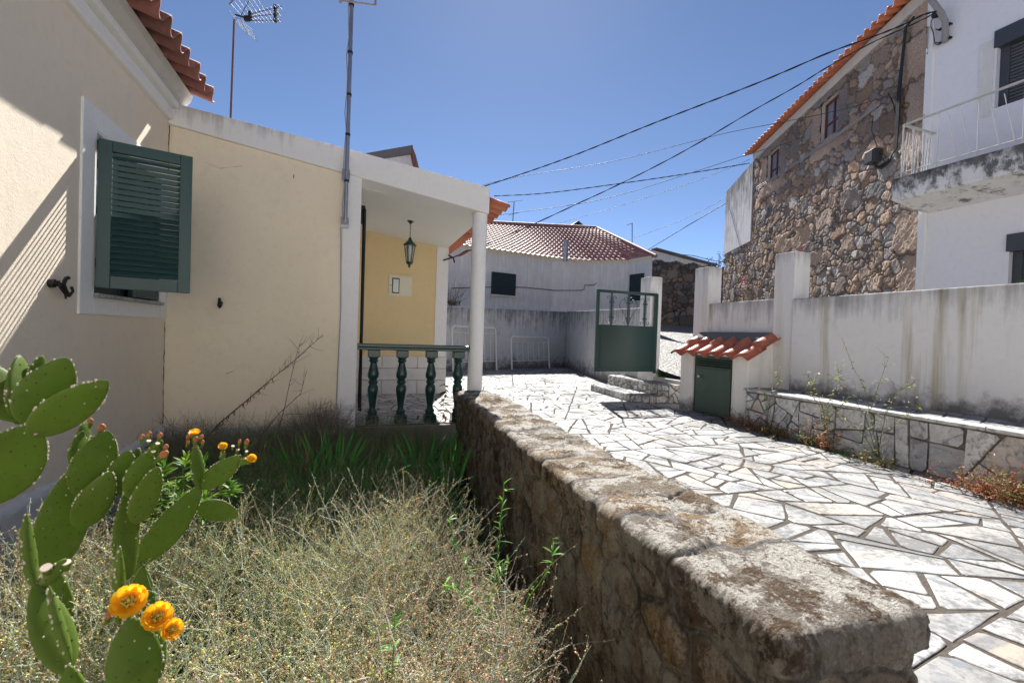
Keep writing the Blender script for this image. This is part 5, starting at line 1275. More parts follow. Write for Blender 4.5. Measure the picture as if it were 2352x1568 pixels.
# ================================================================== planting
def rnd_unit(g, n): v = g.normal(size=(n, 3)); return v/np.linalg.norm(v, axis=1, keepdims=True)
class Veg:
    def __init__(s, seed): s.V = []; s.F = []; s.T = []; s.C = []; s.CT = []; s.n = 0; s.g = np.random.default_rng(seed); s.Fq = []; s.Ft = []
    def stems(s, P0, D, L, r0, r1, col, nseg=5, bend=.3, wig=.04, down=0.0):
        """P0,D (n,3); L,r0,r1 (n,) ; col (n,3) -> returns sample points (n,nseg+1,3)"""
        n = len(P0); g = s.g; t = np.linspace(0, 1, nseg+1)[None, :, None]
        D = D/np.linalg.norm(D, axis=1, keepdims=True); B = rnd_unit(g, n); B -= D*(B*D).sum(1, keepdims=True)
        Wg = rnd_unit(g, n)[:, None]*np.sin(t*g.uniform(4, 11, (n, 1, 1))+g.uniform(0, 6, (n, 1, 1)))*wig
        L_ = np.asarray(L)[:, None, None]
        P = P0[:, None]+(D[:, None]*t+B[:, None]*bend*t*t+Wg*t+np.array([0, 0, -1.])*down*t*t)*L_
        a = np.cross(D, rnd_unit(g, n)); a /= np.linalg.norm(a, axis=1, keepdims=True)+1e-9; b = np.cross(D, a)
        R_ = (np.asarray(r0)[:, None]*(1-t[..., 0])+np.asarray(r1)[:, None]*t[..., 0])[..., None]
        rings = [P+(a*math.cos(q)+b*math.sin(q))[:, None]*R_ for q in (0, 2.094, 4.189)]
        V = np.stack(rings, 2).reshape(-1, 3)                # n,(nseg+1),3
        i = (np.arange(n)[:, None, None]*(nseg+1)+np.arange(nseg)[None, :, None])*3+np.arange(3)[None, None]; j = np.array([1, 2, 0])
        i2 = (np.arange(n)[:, None, None]*(nseg+1)+np.arange(nseg)[None, :, None])*3+j[None, None]
        F = np.stack([i, i2, i2+3, i+3], -1).reshape(-1, 4)+s.n
        s.V.append(V); s.Fq.append(F); s.C.append(np.repeat(col, 3*(nseg+1), 0)); s.n += len(V); return P
    def seeds(s, P, r, col):
        n = len(P); g = s.g; q = np.array([(0, 0, 1), (.94, 0, -.33), (-.47, .82, -.33), (-.47, -.82, -.33)]); R_ = np.asarray(r)[:, None, None]*g.uniform(.7, 1.4, (n, 1, 3))
        th = g.uniform(0, 6.28, n); c, sn = np.cos(th)[:, None], np.sin(th)[:, None]
        Q = np.stack([q[:, 0]*c-q[:, 1]*sn, np.broadcast_to(q[:, 2], (n, 4)), q[:, 0]*sn+q[:, 1]*c], -1)*R_
        V = (P[:, None]+Q).reshape(-1, 3); k = np.arange(n)[:, None]*4
        F = np.concatenate([k+np.array([[0, 1, 2]]), k+np.array([[0, 2, 3]]), k+np.array([[0, 3, 1]]), k+np.array([[1, 3, 2]])])+s.n
        s.V.append(V); s.Ft.append(F); s.C.append(np.repeat(col, 4, 0)); s.n += len(V)
    def blades(s, P0, D, L, W, col, nseg=6, bend=.4, wdir=None, shape=.5, colt=None):
        n = len(P0); g = s.g; t = np.linspace(0, 1, nseg+1)[None, :, None]; D = D/np.linalg.norm(D, axis=1, keepdims=True)
        H = D.copy(); H[:, 2] = 0; H = H+g.normal(size=(n, 3))*.2*np.array([1, 1, 0]); H /= np.linalg.norm(H, axis=1, keepdims=True)+1e-9
        bd = np.asarray(bend) if np.ndim(bend) else np.full(n, bend)
        P = P0[:, None]+(D[:, None]*t+(H[:, None]*.6-np.array([0, 0, .7]))*bd[:, None, None]*t**2.2)*np.asarray(L)[:, None, None]
        sd = np.cross(D, H if wdir is None else wdir)+1e-4*rnd_unit(g, n); sd /= np.linalg.norm(sd, axis=1, keepdims=True)
        wf = (np.sin(np.pi*np.clip(t[..., 0]*.9+.08, 0, 1)**shape)**.8*np.asarray(W)[:, None]/2)[..., None]
        wf[:, -1] = .0004
        V = np.stack([P-sd[:, None]*wf, P+sd[:, None]*wf], 2).reshape(-1, 3)
        i = (np.arange(n)[:, None]*(nseg+1)+np.arange(nseg)[None])*2
        F = np.stack([i, i+1, i+3, i+2], -1).reshape(-1, 4)+s.n
        c = np.repeat(col, 2*(nseg+1), 0)
        s.V.append(V); s.Fq.append(F); s.C.append(c); s.n += len(V); return P
    def build(s, name, m, parent=None):
        V = np.concatenate(s.V); C = np.concatenate(s.C); C = np.concatenate([C, np.ones((len(C), 1))], 1)
        me = bpy.data.meshes.new(name); fq = np.concatenate(s.Fq) if s.Fq else np.zeros((0, 4), int); ft = np.concatenate(s.Ft) if s.Ft else np.zeros((0, 3), int)
        me.vertices.add(len(V)); me.vertices.foreach_set('co', V.astype(np.float32).ravel()); me.loops.add(fq.size+ft.size)
        me.loops.foreach_set('vertex_index', np.concatenate([fq.ravel(), ft.ravel()]).astype(np.int32)); me.polygons.add(len(fq)+len(ft))
        me.polygons.foreach_set('loop_start', np.concatenate([np.arange(len(fq))*4, fq.size+np.arange(len(ft))*3]).astype(np.int32)); me.update(calc_edges=True)
        a = me.attributes.new('tint', 'FLOAT_COLOR', 'POINT'); a.data.foreach_set('color', C.astype(np.float32).ravel())
        return link(name, me, m, parent)
def colmix(g, n, pal, w=None, var=.2):
    pal = np.array(pal); k = g.choice(len(pal), n, p=w); return pal[k]*g.uniform(1-var, 1+var, (n, 1))

# dry shrub mass in the front of the bed
def ztop(x, y):
    base = .12+.05*np.sin(x*3+y*2)+.04*np.sin(x*7-y*5)
    base = base-.10*np.clip((-x-.9)/.9, 0, 1)
    base = base-.75*np.clip((x-.42)/.50, 0, 1)**1.5
    base = base-.35*np.clip((y-2.5)/1.0, 0, 1)**1.3
    base = base-.22*np.clip((1.5-y)/.8, 0, 1)
    return base
veg = Veg(3); g = veg.g; n = 4600
nc_ = 210; cxy = np.stack([g.uniform(-1.85, 1.0, nc_), .62+g.random(nc_)**1.25*2.9], 1); ci = g.integers(0, nc_, n); off = g.normal(size=(n, 2))*.085
x = np.clip(cxy[ci, 0]+off[:, 0], -1.88, 1.0); y = cxy[ci, 1]+off[:, 1]; hc = g.normal(size=nc_)*.07; tf = g.uniform(.62, 1.3, nc_)[ci][:, None]; warm = (g.random(nc_)-.5)[ci]
zt_ = ztop(x, y)+hc[ci]+g.normal(size=n)*.04-(off**2).sum(1)*4
P0 = np.stack([x, y, zt_-.42], 1); D_ = np.stack([g.normal(size=n)*.25+.05+off[:, 0]*3.0, g.normal(size=n)*.25+off[:, 1]*3.0, np.ones(n)], 1); L_ = g.uniform(.34, .60, n)
stalk = [(.50, .60, .54), (.40, .50, .36), (.64, .64, .54), (.42, .33, .22), (.30, .44, .24)]
S_ = veg.stems(P0, D_, L_, np.full(n, .0017), np.full(n, .0007), colmix(g, n, stalk, [.35, .25, .2, .1, .1])*tf, 6, .35, .05)
def rust(x, y): return np.clip(.08+.95*np.clip((x+.30)/.8, 0, 1)+.30*np.sin(y*4+x*3)*np.sin(x*5)+.35*(x < -.95), .03, .95)
nt = 8
for k in range(nt):
    f = g.integers(2, 6, n); p = S_[np.arange(n), f]+(S_[np.arange(n), f+1-(f >= 6)]-S_[np.arange(n), f])*g.random((n, 1))
    d = np.stack([g.normal(size=n)*.8, g.normal(size=n)*.8, np.full(n, .9)], 1); l = g.uniform(.06, .17, n)
    tw = veg.stems(p, d, l, np.full(n, .0010), np.full(n, .0005), colmix(g, n, stalk, [.4, .25, .2, .05, .1])*tf, 4, .35, .08)
    rs = rust(p[:, 0], p[:, 1])
    for j in range(9):
        tt = g.random(n)*3.9; i0 = tt.astype(int); fr = (tt-i0)[:, None]; q = tw[np.arange(n), i0]*(1-fr)+tw[np.arange(n), i0+1]*fr+g.normal(size=(n, 3))*.003
        pick = g.random(n) < np.clip(rs+warm*.7, 0, 1)*.8
        ca = colmix(g, n, [(.56, .30, .18), (.66, .42, .28), (.42, .20, .12), (.72, .54, .38)], None, .25); cb_ = colmix(g, n, [(.58, .58, .20), (.68, .64, .30), (.44, .50, .18), (.70, .58, .38), (.56, .38, .22)], [.3, .25, .15, .2, .1], .25)
        veg.seeds(q, g.uniform(.0024, .0052, n), np.where(pick[:, None], ca, cb_)*g.choice([.7, 1.0, 1.25], (n, 1))*tf)
# longer beaded stems standing above the mass, and thicker pale ones inside it
n2 = 420; x = g.uniform(-1.7, .95, n2); y = .8+g.random(n2)*2.5; P0 = np.stack([x, y, ztop(x, y)-.35], 1)
T_ = veg.stems(P0, np.stack([g.normal(size=n2)*.35+.1, g.normal(size=n2)*.35, np.ones(n2)], 1), g.uniform(.45, .72, n2), np.full(n2, .0026), np.full(n2, .0008), colmix(g, n2, [(.60, .66, .62), (.50, .56, .46), (.62, .56, .46), (.34, .44, .28)]), 10, .45, .05)
for j in range(26):
    tt = 4+g.random(n2)*5.9; i0 = tt.astype(int); fr = (tt-i0)[:, None]; q = T_[np.arange(n2), i0]*(1-fr)+T_[np.arange(n2), i0+1]*fr+g.normal(size=(n2, 3))*.003
    veg.seeds(q, g.uniform(.003, .0058, n2), colmix(g, n2, [(.66, .50, .34), (.60, .36, .22), (.56, .50, .26)]))
o = veg.build('dry_weeds', M['weed']); tag(o, kind='stuff')

# shaded undergrowth towards the house
veg = Veg(8); g = veg.g; n = 3200
x = g.uniform(-1.88, .98, n); y = 2.9+g.random(n)*3.0; zb_ = zbed(x, y)
P0 = np.stack([x, y, zb_-.02], 1); D_ = np.stack([g.normal(size=n)*.45, g.normal(size=n)*.45, np.ones(n)], 1); L_ = g.uniform(.28, .62, n)*(1-.25*np.clip((x-.4), 0, 1))
dark = [(.24, .34, .14), (.36, .34, .20), (.16, .34, .10), (.46, .40, .28)]
S_ = veg.stems(P0, D_, L_, np.full(n, .0022), np.full(n, .001), colmix(g, n, dark), 5, .5, .06)
for k in range(5):
    f = g.integers(1, 5, n); p = S_[np.arange(n), f]; d = np.stack([g.normal(size=n), g.normal(size=n), np.full(n, .5)], 1)
    tw = veg.stems(p, d, g.uniform(.06, .16, n), np.full(n, .0012), np.full(n, .0006), colmix(g, n, dark), 3, .4, .06)
    for j in range(3): veg.seeds(tw[:, 1+j]+g.normal(size=(n, 3))*.004, g.uniform(.002, .005, n), colmix(g, n, [(.26, .32, .12), (.38, .27, .16), (.18, .28, .09), (.44, .34, .22)]))
nb = 5200; x = g.uniform(-1.5, .98, nb); y = 2.9+g.random(nb)*2.9; P0 = np.stack([x, y, zbed(x, y)], 1)
D_ = np.stack([g.normal(size=nb)*.5, g.normal(size=nb)*.5, np.ones(nb)], 1)
veg.blades(P0, D_, g.uniform(.20, .52, nb), g.uniform(.005, .013, nb), colmix(g, nb, [(.14, .32, .08), (.10, .25, .06), (.26, .30, .13), (.42, .35, .2)], [.4, .3, .2, .1]), 5, g.uniform(.2, 1.2, nb))
nb = 1500; x = g.uniform(-1.85, 1.0, nb); y = 5.35+g.random(nb)*.54; P0 = np.stack([x, y, zbed(x, y)], 1)
D_ = np.stack([g.normal(size=nb)*.35, g.normal(size=nb)*.3-.1, np.ones(nb)], 1); S_ = veg.stems(P0, D_, g.uniform(.25, .62, nb), np.full(nb, .0022), np.full(nb, .0009), colmix(g, nb, [(.34, .30, .23), (.24, .22, .14), (.16, .20, .09)]), 6, .5, .07)
for k in range(4):
    f = g.integers(2, 6, nb); p = S_[np.arange(nb), f]; tw = veg.stems(p, np.stack([g.normal(size=nb), g.normal(size=nb)*.6, np.full(nb, .6)], 1), g.uniform(.05, .14, nb), np.full(nb, .0011), np.full(nb, .0006), colmix(g, nb, [(.38, .34, .26), (.22, .24, .13)]), 3, .4, .07)
    veg.seeds(tw[:, -1], g.uniform(.002, .005, nb), colmix(g, nb, [(.40, .32, .2), (.2, .24, .1)]))
nb = 2600; x = -1.3+2.3*g.random(nb)**.8; y = 3.3+g.random(nb)*2.1; P0 = np.stack([x, y, zbed(x, y)], 1); D_ = np.stack([g.normal(size=nb)*.32, g.normal(size=nb)*.3, np.ones(nb)], 1)
veg.blades(P0, D_, g.uniform(.28, .52, nb), g.uniform(.009, .020, nb), colmix(g, nb, [(.12, .40, .09), (.09, .30, .07), (.18, .42, .12), (.46, .40, .22)], [.4, .35, .17, .08]), 6, g.uniform(.05, .7, nb))
o = veg.build('undergrowth', M['weed']); tag(o, kind='stuff')

# wispy dead growth along the foot of the ochre wall
def wisp(name, cx, cy, cz, w_, h, n, lab, cat, group=None, cols=((.34, .29, .24), (.48, .44, .40), (.24, .20, .16)), seed=1):
    v = Veg(seed); g = v.g; P0 = np.stack([cx+g.normal(size=n)*w_*.25, cy+g.normal(size=n)*.08, np.full(n, cz)], 1)
    D_ = np.stack([g.normal(size=n)*w_*.8, g.normal(size=n)*.25-.1, np.ones(n)*1.0], 1)
    S_ = v.stems(P0, D_, h*g.uniform(.5, 1.05, n), np.full(n, .0026), np.full(n, .0011), colmix(g, n, cols), 6, .35, .07)
    for k in range(6):
        f = g.integers(2, 6, n); p = S_[np.arange(n), f]; d = np.stack([g.normal(size=n), g.normal(size=n)*.6, np.full(n, .6)], 1)
        tw = v.stems(p, d, g.uniform(.05, .15, n), np.full(n, .0014), np.full(n, .0008), colmix(g, n, cols), 3, .5, .1)
        v.seeds(tw[:, -1], g.uniform(.0015, .003, n), colmix(g, n, cols))
    e = thing(name, lab, cat, (cx, cy, cz), group); v.build('stems', M['weed'], e); return e
p = at(738, 965, y=5.75); wisp('dead_bush', p.x, 5.72, -.32, .42, .70, 380, 'grey wispy dead bush beside the white pilaster', 'bush', seed=21)
p = at(640, 965, y=5.7); wisp('dead_bush', p.x, 5.7, -.32, .5, .45, 110, 'thin dry brown bush at the foot of the ochre wall', 'bush', seed=22)
p = at(430, 965, y=5.6); wisp('dead_bush', p.x, 5.6, -.32, .7, .52, 240, 'low dark dry bush in the inner corner of the house', 'bush', seed=23)
p = at(860, 975, y=5.8); wisp('dead_bush', p.x, 5.8, -.32, .25, .42, 50, 'small sparse dry sprig below the first baluster', 'bush', seed=24)
# dead stalks
def stalk_(pts, d, r0, r1, lab, twigs=0, hang=0, seed=1, head=None):
    P = [at(x_, y_, d=d) for x_, y_ in pts]; e = thing('dead_stalk', lab, 'stalk', P[0]); mb = MB(); mb.tube(P, r0, 6, r1=r1); mb.build('stem', M['dead'], e)
    g = np.random.default_rng(seed); mb = MB(); n = len(P)
    for k in range(twigs):
        f = g.uniform(.45, 1)*(n-1.01); i = int(f); p = P[i].lerp(P[i+1], f-i); a = (P[i+1]-P[i]).normalized(); q = p+(a*g.uniform(.5, 1)+Vector(g.normal(size=3))*.45+Vector((0, 0, .1)))*g.uniform(.06, .22)
        mb.tube([p, p.lerp(q, .5)+Vector((0, 0, g.uniform(-.02, .02))), q], .0026, 4, r1=.0012)
    for k in range(hang):
        f = g.uniform(.05, .62)*(n-1.01); i = int(f); p = P[i].lerp(P[i+1], f-i); l = g.uniform(.02, .06); mb.tube([p, p+Vector((g.normal()*.01, g.normal()*.01, -l*.6)), p+Vector((g.normal()*.015, 0, -l))], .006, 4, r1=.003)
    if head:
        for k in range(60):
            p = P[-1].lerp(P[-2], g.random()*.35); q = p+Vector((g.normal()*.015, g.normal()*.015, .02+g.random()*.02)); mb.tube([p, q], .0014, 3, r1=.0008)
    if mb.v: mb.build('twigs', M['dead'], e)
M['dead'] = m_flat('dead_stalk_brown', (.16, .10, .07), .8, .2, .3)
stalk_([(470, 1010), (500, 975), (560, 925), (620, 873), (680, 825), (742, 768)], 5.0, .009, .0025, 'long dark dead stalk leaning across the ochre wall with hanging dry leaves', 26, 46, 5)
stalk_([(640, 985), (655, 930), (665, 880), (685, 800), (690, 790)], 5.2, .0045, .002, 'thin pale stalk crossing behind the long leaning one', 8, 0, 6)
stalk_([(600, 1000), (640, 950), (690, 905), (705, 850)], 5.1, .005, .002, 'short brown stalk right of the long leaning one', 6, 0, 7)
stalk_([(430, 975), (455, 900), (483, 822)], 5.2, .004, .003, 'upright grass stalk with a dark seed head', 0, 0, 8, True)
stalk_([(513, 975), (511, 910), (515, 870), (522, 857), (536, 852)], 5.2, .004, .002, 'upright dry stalk bent over at the tip', 0, 0, 9)
stalk_([(395, 985), (375, 950), (330, 932)], 5.0, .0025, .002, 'short grass stalk leaning left with a pale seed head', 0, 0, 10, True)
stalk_([(365, 952), (400, 962), (520, 955), (600, 953), (690, 950), (800, 965)], 5.4, .0035, .003, 'long horizontal dry runner along the foot of the wall', 0, 0, 11)

# iris clumps
def iris(px_, py_, yv, n, spread, h, lab, seed, lean=0):
    v = Veg(seed); g = v.g; c = at(px_, py_, y=yv); cz = float(zbed(c.x, yv)); e = thing('iris', lab, 'iris', (c.x, yv, cz), 'irises growing in front of the porch')
    fan = g.uniform(-1, 1, n); P0 = np.stack([c.x+fan*spread+g.normal(size=n)*.02, yv+g.normal(size=n)*.12, np.full(n, cz)], 1)
    D_ = np.stack([fan*.35+g.normal(size=n)*.10+lean, g.normal(size=n)*.15-.05, np.ones(n)], 1)
    wd = np.tile([0, -1, .0], (n, 1))+g.normal(size=(n, 3))*.5
    v.blades(P0, D_, h*g.uniform(.7, 1.08, n), g.uniform(.022, .040, n), colmix(g, n, [(.09, .33, .08), (.14, .40, .09), (.07, .25, .07), (.40, .34, .16)], [.4, .35, .18, .07]), 7, g.uniform(0, .25, n), wd, .6)
    v.build('leaves', M['leaf'], e)
for k, (px_, py_, yv, n_, sp, h, lab) in enumerate([
    (705, 1000, 5.2, 15, .12, .64, 'leftmost upright iris clump below the grey dead bush'),
    (765, 1000, 5.2, 20, .14, .66, 'tall iris clump in front of the white pilaster'),
    (845, 1030, 5.0, 12, .16, .42, 'low loose iris clump below the first baluster'),
    (905, 1060, 4.4, 16, .20, .45, 'iris clump with arching leaves in the dark middle of the bed'),
    (975, 1000, 5.2, 24, .16, .64, 'tall iris clump below the third baluster'),
    (1035, 1030, 4.9, 22, .12, .62, 'iris clump pressed against the low granite wall'),
    (1010, 1100, 3.9, 20, .18, .48, 'nearest iris clump beside the low granite wall'),
    (940, 1110, 3.7, 12, .18, .40, 'nearest iris clump in the middle of the bed'),
    (820, 1090, 4.0, 12, .25, .38, 'broad low iris clump left of the middle of the bed')]):
    iris(px_, py_, yv, n_, sp, h, lab, 40+k)

# bright leafy plant among the cacti
def rosettes(name, cx, cy, cz, spots, lab, cat, pal, leafl, leafw, seed, nl=26, stemh=.3, group=None):
    v = Veg(seed); g = v.g; e = thing(name, lab, cat, (cx, cy, cz), group)
    for (dx, dy, dz) in spots:
        c = np.array([cx+dx, cy+dy, cz+dz]); base = np.array([cx+dx*.3, cy+dy*.3, cz])
        v.stems(base[None], (c-base)[None]+1e-3, np.array([np.linalg.norm(c-base)]), np.array([.004]), np.array([.002]), np.array([[.12, .15, .05]]), 5, .05, .02)
        f = g.random(nl); th = g.uniform(0, 6.28, nl); el = .15+f*1.1; D_ = np.stack([np.cos(th)*np.cos(el), np.sin(th)*np.cos(el), np.sin(el)], 1)
        P0 = c-np.array([0, 0, 1])*((1-f)*stemh*.4)[:, None]
        v.blades(P0, D_, leafl*g.uniform(.6, 1.1, nl), leafw*g.uniform(.7, 1.2, nl), colmix(g, nl, pal), 4, .35, None, .8)
    v.build('leaves', M['leaf'], e); return e
p = at(395, 1110, d=2.3); g = np.random.default_rng(4)
rosettes('leafy_shrub', p.x, p.y, p.z-.55, [(g.normal()*.13, g.normal()*.1, .42+g.uniform(0, .24)) for _ in range(16)], 'bright green leafy plant growing between the cacti', 'plant', [(.12, .24, .02), (.18, .30, .03), (.08, .18, .02)], .075, .014, 61, 34)
# young green weeds by the low wall
def sprig(pts, d, lab, seed, pal=((.16, .36, .06), (.22, .42, .08), (.10, .28, .05)), name='green_weed', cat='weed', ll=(.03, .07), lw=.008, nl=22, group='fresh green weeds beside the low granite wall'):
    P = np.array([list(at(x_, y_, d=d)) for x_, y_ in pts]); v = Veg(seed); g = v.g; e = thing(name, lab, cat, tuple(P[0]), group)
    for a, b in zip(P[:-1], P[1:]):
        l = np.linalg.norm(b-a); v.stems(a[None], (b-a)[None], np.array([l]), np.array([.0025]), np.array([.0022]), np.array([pal[0]]), 2, 0.0, 0)
    k = g.random(nl)*(len(P)-1.01); i = k.astype(int); q = P[i]+(P[i+1]-P[i])*(k-i)[:, None]
    D_ = np.stack([g.normal(size=nl), g.normal(size=nl), np.full(nl, .7)], 1)
    v.blades(q, D_, g.uniform(*ll, nl), np.full(nl, lw)*g.uniform(.6, 1.2, nl), colmix(g, nl, pal), 4, .3, None, .8); v.build('leaves', M['leaf'], e)
sprig([(1140, 1300), (1148, 1240), (1150, 1190), (1156, 1140), (1158, 1105)], 2.3, 'tall fresh green weed nearest the shaded wall face', 71)
sprig([(1190, 1430), (1215, 1370), (1245, 1330), (1268, 1290), (1270, 1235)], 2.0, 'fresh green weed leaning right against the low wall', 72)
sprig([(1080, 1380), (1070, 1300), (1045, 1250), (1030, 1190)], 2.0, 'fresh green weed leaning left in the dry brush', 73)
sprig([(1100, 1450), (1090, 1400), (1060, 1360), (1020, 1340)], 1.8, 'low fresh green weed below the left leaning one', 74)
sprig([(900, 1567), (905, 1480), (905, 1410)], 1.5, 'short green weed at the bottom of the dry brush', 75)
sprig([(1130, 1430), (1120, 1380), (1140, 1330), (1170, 1290)], 2.0, 'bushy fresh green weed at the foot of the low wall', 76, nl=40)

# ------------------------------------------------------------------ prickly pears
def pad_mesh(base, tip, W_, T_, nrm, parent, seed):
    g = np.random.default_rng(seed); base, tip = Vector(base), Vector(tip); a = tip-base; L = a.length; a.normalize(); n_ = Vector(nrm); n_ = (n_-a*n_.dot(a)).normalized(); b = a.cross(n_)
    NU, NV = 18, 24; V = []
    bend = g.uniform(-.06, .06); asy = g.uniform(-.08, .08)
    def prof(u): return max(.10*(1-u), (math.sin(math.pi*min(1, u**.82))**.62)) if 0 < u < 1 else (.16 if u <= 0 else .0)
    def pt(u, q, k=1.0):
        w_ = prof(u)*W_/2; t_ = (prof(u)**.8)*T_/2+.001
        c, s = math.cos(q), math.sin(q)
        x_ = w_*math.copysign(abs(c)**.9, c)*k; y_ = t_*math.copysign(abs(s)**.8, s)*k
        return base+a*(L*u)+b*(x_+asy*W_*u*(1-u))+n_*(y_+bend*L*(u-.5)**2*2)
    us = [0, .02, .05]+list(np.linspace(.1, .92, NU-6))+[.96, .985, 1.0]
    for u in us:
        for j in range(NV): V.append(pt(u, 2*math.pi*j/NV))
    F = [(i*NV+j, i*NV+(j+1) % NV, (i+1)*NV+(j+1) % NV, (i+1)*NV+j) for i in range(len(us)-1) for j in range(NV)]+[tuple(range(NV))[::-1]]
    mb = MB(); mb.add(V, F, True); lt, dk = MB(), MB(); sp = .030; rows = int(L/sp)
    for i in range(1, rows+1):
        u = (i+.1)/(rows+1); w_ = prof(u)*W_/2; m_ = max(1, int(2*w_/sp))
        for k in range(m_+1):
            f = ((k+(.5 if i % 2 else 0)+g.normal()*.10)/(m_+.5)-.5)*2*.9
            if abs(f) > .95 or g.random() < .12: continue
            for sg in (1, -1):
                q = math.acos(max(-1, min(1, f)))*sg; p = pt(min(.98, u+g.normal()*.012), q, 1.0); r_ = g.uniform(.0012, .0024)
                (dk if g.random() < .87 else lt).blob(p, r_, r_, r_*1.2, 5, 4)
    for i in range(int(L*2/.014)):
        u = g.uniform(.35, 1.0) if g.random() < .8 else g.uniform(.1, .5); q = g.choice([0, math.pi])+g.normal()*.12; p = pt(min(.995, u), q, 1.01); r_ = g.uniform(.0014, .0030); lt.blob(p, r_, r_, r_*1.5, 5, 4)
    n0 = len(mb.f); mb.add(lt.v, lt.f, True); n1 = len(mb.f); mb.add(dk.v, dk.f, True); n2 = len(mb.f)
    o = mb.build('pad', M['cactus'], parent); o.data.materials.append(M['spine']); o.data.materials.append(M['spine_dark'])
    o.data.polygons.foreach_set('material_index', np.repeat([0, 1, 2], [n0, n1-n0, n2-n1]).astype(np.int32))
    return o
def flower(p, up, r, parent, kind, seed):
    g = np.random.default_rng(seed); p = Vector(p); up = Vector(up).normalized(); a = up.orthogonal().normalized(); b = up.cross(a)
    mb = MB(); h = r*1.9 if kind != 'scar' else r*1.6
    mb.tube([p-up*h, p-up*h*.5, p-up*h*.1, p], [r*.35, r*.55, r*.62, r*.5], 10); mb.build('fruit', M['cactus'], parent)
    if kind == 'scar':
        mb = MB(); mb.tube([p-up*.001, p+up*r*.12], r*.62, 12); mb.build('fruit_scar', M['scar'], parent); return
    if kind == 'old':
        mb = MB()
        for k in range(10):
            th = k*.63; q = a*math.cos(th)+b*math.sin(th); mb.tube([p+q*r*.35, p+q*r*.5+up*r*.6, p+q*r*.2+up*r*1.25, p+up*r*1.4], [r*.22, r*.26, r*.2, r*.08], 5)
        mb.build('flower', M['petal_old'], parent); return
    mb = MB()
    for ring, (n_, rr, hh, w_) in enumerate(((10, 1.0, .38, .78), (9, .8, .50, .70), (7, .58, .46, .5))):
        for k in range(n_):
            th = 2*math.pi*(k+ring*.4)/n_+g.normal()*.1; q = a*math.cos(th)+b*math.sin(th); s = q.cross(up); c = len(mb.v); vs = []
            for f, ww in ((.15, .3), (.45, .8), (.75, 1.0), (.95, .8), (1.05, .35)):
                cp = p+q*(r*rr*f)+up*(r*hh*f**1.6*(1.5 if ring else 1.15)+g.normal()*r*.02)
                vs += [cp-s*r*w_*ww*.5, cp+up*(-r*.06), cp+s*r*w_*ww*.5]
            fs = [(i*3+j, i*3+j+1, i*3+j+4, i*3+j+3) for i in range(4) for j in range(2)]; mb.add(vs, fs, True)
    o = mb.build('flower', M['petal'], parent)
    mb = MB()
    for k in range(70):
        th, rr = g.uniform(0, 6.28), r*.42*math.sqrt(g.random()); q = a*math.cos(th)+b*math.sin(th); mb.tube([p+q*rr*.6, p+q*rr+up*r*g.uniform(.40, .62)], r*.05, 4)
    mb.tube([p, p+up*r*.7], r*.09, 6); mb.build('stamens', M['stamen'], o)
def cactus(lab, d, pads, flowers, seed):
    """pads: base px, tip px, width px, depth offset, turn (deg, 0 faces the lens, 90 edge-on)"""
    p0 = at(pads[0][0], pads[0][1], d=d); zg = float(zbed(p0.x, max(p0.y, -2))); e = thing('prickly_pear', lab, 'cactus', (p0.x, p0.y, zg), 'prickly pears in the left front of the bed')
    for k, pd in enumerate(pads):
        bx_, by_, tx_, ty_, wd, dd, turn = pd[:7]; d2 = pd[7] if len(pd) > 7 else dd
        B_, T_ = at(bx_, by_, d=d+dd), at(tx_, ty_, d=d+d2); W_ = wd/FPX*d
        a = (T_-B_).normalized(); v = (CAM_LOC-(B_+T_)/2).normalized(); n0 = (v-a*v.dot(a)).normalized(); n0.rotate(Matrix.Rotation(R(turn), 3, a))
        real = W_/max(.35, abs(math.cos(R(turn)))) if abs(turn) < 60 else .13
        pad_mesh(B_, T_, real, .020 if abs(turn) < 60 else max(.016, W_), n0, e, seed*50+k)
    # hidden lower pads down to the soil
    b0 = at(pads[0][0], pads[0][1], d=d+pads[0][5]); k = 0
    while b0.z > zg+.05 and k < 6:
        b1 = b0+Vector(((-.14 if seed == 1 else .02*(-1)**k), .02, -.24)); pad_mesh(b1, b0+Vector((0, 0, .02)), .15 if seed == 1 else .075, .035, (.3*(-1)**k, -1, .1), e, seed*50+40+k); b0 = b1; k += 1
    for k, f in enumerate(flowers):
        px_, py_, rpx, kind = f[:4]; dd = f[4] if len(f) > 4 else 0; up = f[5] if len(f) > 5 else (.2, -.3, .9)
        flower(at(px_, py_, d=d+dd), up, rpx/FPX*d, e, kind, seed*90+k)
cactus('tallest prickly pear with a fan of broad pads at the left edge', 1.15, [
    (-70, 1165, 78, 972, 140, 0, 12, 0), (62, 975, 152, 820, 98, .0, 18, .03), (74, 1000, 246, 872, 82, -.02, 22, -.03),
    (44, 975, 128, 828, 60, .05, 40, .07), (40, 970, 48, 815, 44, .03, 55, .06), (52, 960, 95, 815, 44, .06, 45, .1), (38, 968, -12, 842, 78, .02, 25, .03), (120, 930, 186, 893, 46, .05, 40, .08)],
    [(82, 996, 5, 'scar', -.03)], 1)
